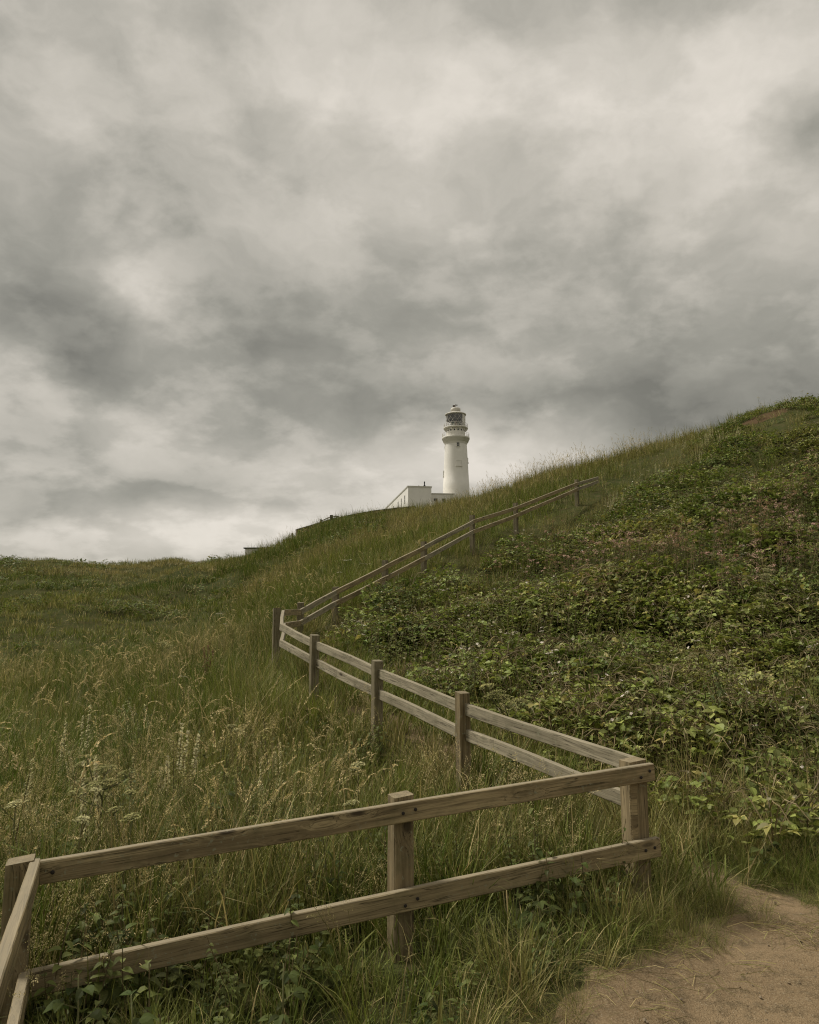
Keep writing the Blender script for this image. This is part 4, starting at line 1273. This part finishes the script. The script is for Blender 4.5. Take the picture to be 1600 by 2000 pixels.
# 9 grass on the right: arching dry grass at the foot of the bank, rough grass between the brambles
x, y = cloud_pts(4.3, 9.5, 52, .7)
rf = right_of_fence(x, y); po = path_offset(x, y)
m = (rf > .3) & (po > .04 + .2 * RNG.random(len(x))) & ((y > 4.35) | (x > 2.0)) & (RNG.random(len(x)) < np.clip(1.25 - (y - 6.0) * .16, .35, 1))
x, y, po = sel(m, x, y, po)
sc = np.clip(.35 + po * .75, .35, 1.0)
scatter('bank_grass', C_DRY, x, y, sc, 'arching dry tan grass at the foot of the bank by the sandy path', 'grass', np.clip((rint(x, y, 1.1, 111) - .75) * 1.6, -.6, .15) , None, .3)
x2, y2 = cloud_pts(4.5, 11, 20, .5)
rf = right_of_fence(x2, y2); po = path_offset(x2, y2)
m = (rf > .3) & (po > .15) & ((y2 > 4.35) | (x2 > 2.1))
x2, y2, po = sel(m, x2, y2, po)
scatter('bank_green_grass', C_MEAD, x2, y2, np.clip(.35 + po * .6, .35, .85), 'green grass between path and brambles on the bank', 'grass', np.clip((rint(x2, y2, 1.3, 113) - .5), -.2, .3), None, .25)
x, y = cloud_pts(5.0, 10, 8, .4)
rf = right_of_fence(x, y); po = path_offset(x, y)
m = (rf > .6) & (po > .4) & (RNG.random(len(x)) < np.clip((rint(x, y, 1.0, 115) - .35) * 3.5, .05, 1) * np.clip(1.4 - (y - 5) * .2, .15, 1))
x, y = sel(m, x, y)
scatter('bank_seed_grass', C_SEED, x, y, .8, 'drooping tan seed heads over the foot of the bank', 'grass', .35, None, .35)
x, y = cloud_pts(9, 38, 15, .8)
rf = right_of_fence(x, y)
m = (rf > -.1) & (RNG.random(len(x)) < np.clip(1.25 - rf * .2, .28, 1)) & (~bare(x, y) | (RNG.random(len(x)) < .3))
x, y, rf = sel(m, x, y, rf)
scatter('hillside_grass', C_COARSE, x, y, np.clip(.5 + rf * .2, .5, .9), 'rough grass between fence and brambles on the right hill', 'grass', np.clip((rint(x, y, 2.5, 117) - .45), -.1, .3), None, .2)

x, y = cloud_pts(7, 32, 7, .75)
rf = right_of_fence(x, y)
m = (rf > 1.1) & (y < 22) & (RNG.random(len(x)) < np.clip((rint(x, y, 2.0, 118) - .40) * 4, .05, 1)) & ~bare(x, y)
x, y = sel(m, x, y)
scatter('hillside_weeds', C_HERBT, x, y, .95 + .4 * rint(x, y, 1.5, 119), 'taller leafy weeds growing through the hillside brambles', 'weeds', np.clip((rint(x, y, 1.7, 120) - .45), 0, .3), None, .15)

# 10-12 flowering herbs on the hillside
def patch(cs, n, col, name, label, cat, sc, sprd, dry=0.0):
    xs, ys = [], []
    for (px, py, D, wgt) in cs:
        c = at(px, py, D); k = int(n * wgt)
        xs.append(RNG.normal(c.x, sprd * D / 14, k)); ys.append(RNG.normal(c.y, sprd * .9 * D / 14, k))
    x = np.concatenate(xs); y = np.concatenate(ys); m = right_of_fence(x, y) > 1.0
    return scatter(name, col, x[m], y[m], sc, label, cat, dry, None, .12)


patch([(1320, 1110, 15.5, 1.6), (1500, 1080, 16, 1.6), (1140, 1110, 16.5, 1.0), (1560, 1000, 18.5, 1.2), (1200, 1190, 14, .5), (1420, 1190, 13.5, .5), (1570, 1150, 14, .8), (1100, 1060, 18, .5)],
      24, C_PINK, 'pink_wildflowers', 'drifts of tall dusky pink wildflowers on the right hillside', 'wildflowers', 1.05, .75)
patch([(1195, 960, 25.5, 1), (1260, 925, 27, .7), (1310, 910, 28, .6), (1060, 1030, 22.5, .8), (1240, 985, 24.5, .5), (1130, 1000, 24, .5)],
      14, C_SPIRE, 'cream_wildflowers', 'slender cream flower spires near the top end of the fence', 'wildflowers', .95, .7)
x, y = cloud_pts(8, 32, .55, .4); m = right_of_fence(x, y) > 1.0; x, y = sel(m, x, y)
scatter('white_wildflowers', C_UMB, x, y, .75, 'small white flower heads dotted among the brambles', 'wildflowers', 0, None, .2)
x, y = cloud_pts(6.5, 20, .14, .3); m = right_of_fence(x, y) < -.6; x, y = sel(m, x, y)
scatter('meadow_wildflowers', C_UMB, x, y, .95, 'small pale flower heads dotted through the meadow grass', 'wildflowers', .3, None, .2)

x, y = cloud_pts(4.8, 10, 1.6, .2); m = (right_of_fence(x, y) < -.6) & (px_of(x, y) < 620) & (front_of_near(x, y) < -.4); x, y = sel(m, x, y)
scatter('yellow_weeds', C_SPIRE, x, y, .85, 'yellow-green flowering weeds in the meadow behind the near fence', 'weeds', .1, None, .2)

# 13 stalks against the sky on the crest
xs, ys = [], []
for _ in range(230):
    px = random.choice((U(880, 1270), U(930, 1150), U(900, 1250), U(500, 900)))
    D = float(np.interp(px, [500, 590, 660, 750, 845, 910, 1000, 1100, 1200, 1290, 1440, 1600], [47, 47, 48, 47, 45, 40, 37, 34.5, 33, 31, 29, 26.5])) + U(-1.5, 1.5)
    p = at(px, 900, D); xs.append(p.x); ys.append(D)
xs = np.array(xs); ys = np.array(ys); m = ~bare(xs, ys)
scatter('crest_stalks', C_SEEDF, xs[m], ys[m], np.where(px_of(xs, ys) > 900, 1.0, .45)[m], 'tall thin grass stalks on the skyline right of the lighthouse', 'grass', .1, None, .12)

x, y = cloud_pts(2.4, 6.5, 150, .3)
po = path_offset(x, y) + (rint(x, y, .45, 120) - .5) * .3
m = (po > -.06) & (po < .32); x, y, po = sel(m, x, y, po)
scatter('path_edge_grass', C_DRY, x, y, np.clip(.26 + po * .9, .22, .55), 'short trampled grass fringing the sandy path', 'grass', np.clip((rint(x, y, .8, 121) - .85), -.6, .1), None, .45)

# 14 straw and pebbles on the path
x, y = cloud_pts(2.4, 6.5, 34, .2)
po = path_offset(x, y); m = (po < .25) & (po > -1.2) & (RNG.random(len(x)) < np.clip(1.05 + po * 1.3, .15, 1) * np.clip((rint(x, y, .6, 130) - .22) * 3, .15, 1)) & (y < 6)
x, y = sel(m, x, y)
scatter('straw_litter', C_STRAW, x, y, 1.25, 'dry straw scattered along the edges of the sandy path', 'straw', .15, None, .05, .012)
x, y = cloud_pts(2.4, 6, 120, 0)
m = path_offset(x, y) < -.02; x, y = sel(m, x, y)
scatter('pebbles', C_PEB, x, y, np.exp(RNG.normal(-.7, .5, len(x))), 'small pebbles strewn on the sandy path', 'pebbles', 0, None, .4, .012)


# ------------------------------------------------------------------ single plants one can point to
def umbel(mb_stem, mb_fl, c, n, R_, tone, up):
    """a flat-topped umbel: rays from c with a small flower cluster on each"""
    up = Vector(up).normalized(); u = up.cross(Vector((.3, 1, 0))).normalized(); v = up.cross(u)
    for i in range(n):
        rr_ = R_ * math.sqrt((i + .5) / n); a = i * 2.4
        e = Vector(c) + (u * math.cos(a) + v * math.sin(a)) * rr_ + up * (R_ * .75 - rr_ * rr_ / R_ * .35)
        mb_stem.tube([c, e], .0011, 3, 0)
        for _k in range(11):
            q = e + (u * U(-1, 1) + v * U(-1, 1)) * (.011 * R_ / .06) + up * U(-.003, .006); s_ = U(.0035, .0065)
            mb_fl.add([q - u * s_, q - v * s_ + up * U(-.3, .3) * s_, q + u * s_, q + v * s_ + up * U(-.3, .3) * s_], [(0, 1, 2, 3)], max(0, tone + U(-.15, .25)))


def umbellifer(px, py_top, D, hgt, n_heads, tone, label, lean=(0, 0), leaves=3, R_=.055, name='hogweed_plant', cat='hogweed', group=None):
    top = at(px, py_top, D); bx, by = top.x - lean[0], top.y - lean[1]
    gz_ = h1(bx, by); o = empty(name, (bx, by, gz_)); tag(o, label, cat, group)
    H_ = min(hgt, max(.25, top.z - gz_)) if hgt else max(.25, top.z - gz_)
    tp = Vector((lean[0], lean[1], H_)); m1 = Vector((lean[0] * .25, lean[1] * .25, H_ * .45))
    st = MB(); st.tube([(0, 0, -.05), m1, m1.lerp(tp, .6) + Vector((0, 0, .02)), tp], [.0075, .0065, .005, .0035], 7, .1)
    stem = None; heads = [(tp, 1.0)]
    for k in range(n_heads - 1):
        s = U(.45, .85); a = U(0, 2 * PI); b0_ = m1.lerp(tp, s); e = b0_ + Vector((math.cos(a) * U(.06, .16), math.sin(a) * U(.06, .12), U(.06, .22)))
        st.tube([b0_, b0_.lerp(e, .5) + Vector((math.cos(a) * .02, 0, 0)), e], [.0035, .003, .0025], 5, .1); heads.append((e, U(.6, 1.0)))
    stem = st.build('stem', M_STEM1, o, True)
    for (c, s) in heads:
        r_ = MB(); f_ = MB(); umbel(r_, f_, c, int(15 * s) + 4, R_ * s, tone, (U(-.25, .25), U(-.35, .1), 1))
        fo = f_.build('flower_head', M_UMBEL, o); r_.build('rays', M_STEM1, fo)
    for k in range(leaves):
        lf = MB(); s = .08 + .5 * k / max(1, leaves); c = Vector((0, 0, 0)).lerp(m1, min(1, s * 2)); a = U(0, 2 * PI)
        dr_ = Vector((math.cos(a), math.sin(a), .45)); e = c + dr_ * U(.12, .2)
        lf.tube([c, e], .003, 4, .1, 0)
        for (da, t_, L) in ((0, 1.0, .12), (1.1, .95, .10), (-1.1, .95, .10), (1.3, .55, .08), (-1.3, .55, .08)):
            aa = a + da; lf.leaf(c.lerp(e, t_), (math.cos(aa), math.sin(aa), .15), (0, 0, 1), L, L * .62, .25, .35, U(0, .15), 1)
        lf.build('leaf', [M_STEM1, M_LEAF1], o)
    return o


def broadleaf(px, py, D, hgt, n_leaf, L, label, name='broadleaf_weed', cat='weed', stemmed=True, zup=0.0, wratio=.7, group=None):
    p = at(px, py, D); gz_ = h1(p.x, p.y); o = empty(name, (p.x, p.y, gz_)); tag(o, label, cat, group)
    H_ = max(.12, p.z - gz_) if hgt is None else hgt
    st = MB(); tp = Vector((U(-.04, .04), U(-.04, .02), H_)); st.tube([(0, 0, -.04), tp * .5 + Vector((.01, 0, 0)), tp], [.005, .0045, .0025], 6, .1); st.build('stem', M_STEM1, o, True)
    for k in range(n_leaf):
        s = .25 + .75 * k / n_leaf; c = tp * s; a = k * 2.4 + U(-.5, .5); lf = MB(); pe = c + Vector((math.cos(a), math.sin(a), .5)) * (.05 if stemmed else .02)
        lf.tube([c, pe], .002, 4, .1, 0); Lk = L * U(.75, 1.15) * (1.15 - .5 * s)
        
        for da in (0, 1.05, -1.05):
            l2 = Lk * (1 if da == 0 else .8); lf.leaf(pe, (math.cos(a + da), math.sin(a + da), U(.0, .35)), (U(-.3, .3), -.2, 1), l2, l2 * wratio, U(.15, .35), U(.3, .7), U(0, .25), 1)
        lf.build('leaf', [M_STEM1, M_LEAF1], o)
    return o


umbellifer(205, 1515, 4.9, None, 6, .05, 'tallest green hogweed with clustered seed heads behind the left end of the top rail', (.02, .02), 4, .075)
umbellifer(165, 1535, 5.1, None, 4, .25, 'hogweed with a few pale greenish heads next to the tallest hogweed', (-.05, 0), 3, .055)
umbellifer(258, 1605, 4.6, None, 3, .05, 'slim hogweed with small green heads growing against the near top rail', (.04, 0), 3, .05)
umbellifer(30, 1578, 4.7, None, 2, .85, 'cream-white umbel flower standing by the left corner post', (0, 0), 2, .045, 'umbel_flower', 'umbel flower')
umbellifer(160, 1608, 4.4, None, 2, .9, 'cream-white flat umbel just above the left end of the near top rail', (.03, 0), 1, .04, 'umbel_flower', 'umbel flower')
umbellifer(700, 1500, 5.9, None, 2, .75, 'pale yellow umbel in the grass behind the near middle post', (0, 0), 2, .05, 'umbel_flower', 'umbel flower')
umbellifer(688, 1577, 4.95, None, 2, .6, 'low yellow umbel peeping over the top rail beside the near middle post', (0, 0), 2, .05, 'umbel_flower', 'umbel flower')
umbellifer(985, 1372, 6.15, None, 6, .05, 'large hogweed leaning across the middle fence rails near its second post', (-.12, -.1), 5, .075)
umbellifer(452, 1424, 7.4, None, 2, .8, 'pale umbel alone in the meadow left of the middle fence', (0, 0), 2, .055, 'umbel_flower', 'umbel flower')
umbellifer(318, 1262, 13.5, None, 3, .6, 'yellow umbel on the meadow rise far left of the back fence corner', (0, 0), 2, .09, 'umbel_flower', 'umbel flower')
umbellifer(1500, 1120, 12.2, None, 5, .8, 'big cream hogweed flowering among the pink wildflowers', (.1, 0), 3, .10)
umbellifer(1490, 1175, 11.5, None, 5, .7, 'broad yellowish hogweed in the brambles below the pink wildflowers', (.05, 0), 3, .10)
broadleaf(1055, 1745, 4.05, None, 9, .10, 'upright broad-leaved weed growing in front of the lower rail near the right corner', wratio=.5)
broadleaf(440, 1548, 5.3, None, 9, .11, 'leafy bramble shoot standing behind the middle of the near top rail', 'bramble_shoot', 'bramble')
broadleaf(155, 1905, 3.05, None, 6, .075, 'small round-leaved weed below the lower rail at the left corner', wratio=.75)
broadleaf(270, 1945, 2.95, None, 7, .085, 'lobed weed at the grass edge in front of the lower rail', wratio=.65)
broadleaf(215, 1830, 3.72, None, 7, .09, 'leafy creeper draped over the lower rail near the left corner', 'creeper', 'creeper')
broadleaf(545, 1885, 3.25, None, 6, .08, 'single dark weed in the lush grass before the lower rail', wratio=.6)
broadleaf(1490, 1640, 5.2, None, 7, .085, 'fresh green bramble shoot among the dry grass beside the path', 'bramble_shoot', 'bramble')
dk_ = at(400, 1262, 12.0); gz_ = h1(dk_.x, dk_.y)
dock = empty('dock_plant', (dk_.x, dk_.y, gz_)); tag(dock, 'rusty brown dock seed head in the meadow near the back fence corner', 'dock')
st = MB(); hh_ = max(.4, dk_.z - gz_); st.tube([(0, 0, -.05), (.02, 0, hh_ * .6), (.06, 0, hh_)], [.006, .005, .003], 5, .3); st.build('stem', M_STEM1, dock)
for j in range(3):
    sd_ = MB()
    for _k in range(90):
        s = U(.55, 1.05); c = Vector((.06 * s + (j - 1) * .06 * (s - .4) * 2, U(-.02, .02), hh_ * s * (1 - .07 * abs(j - 1)))) + Vector((U(-.02, .02), U(-.02, .02), U(-.02, .02))); s_ = U(.006, .012)
        sd_.add([c + Vector((-s_, 0, 0)), c + Vector((0, -s_, U(-.4, .4) * s_)), c + Vector((s_, 0, 0)), c + Vector((0, s_, s_))], [(0, 1, 2, 3)], U(0, 1))
    sd_.build('seed_head', M_DOCK, dock)

print('INSTANCES', TOTAL[0])
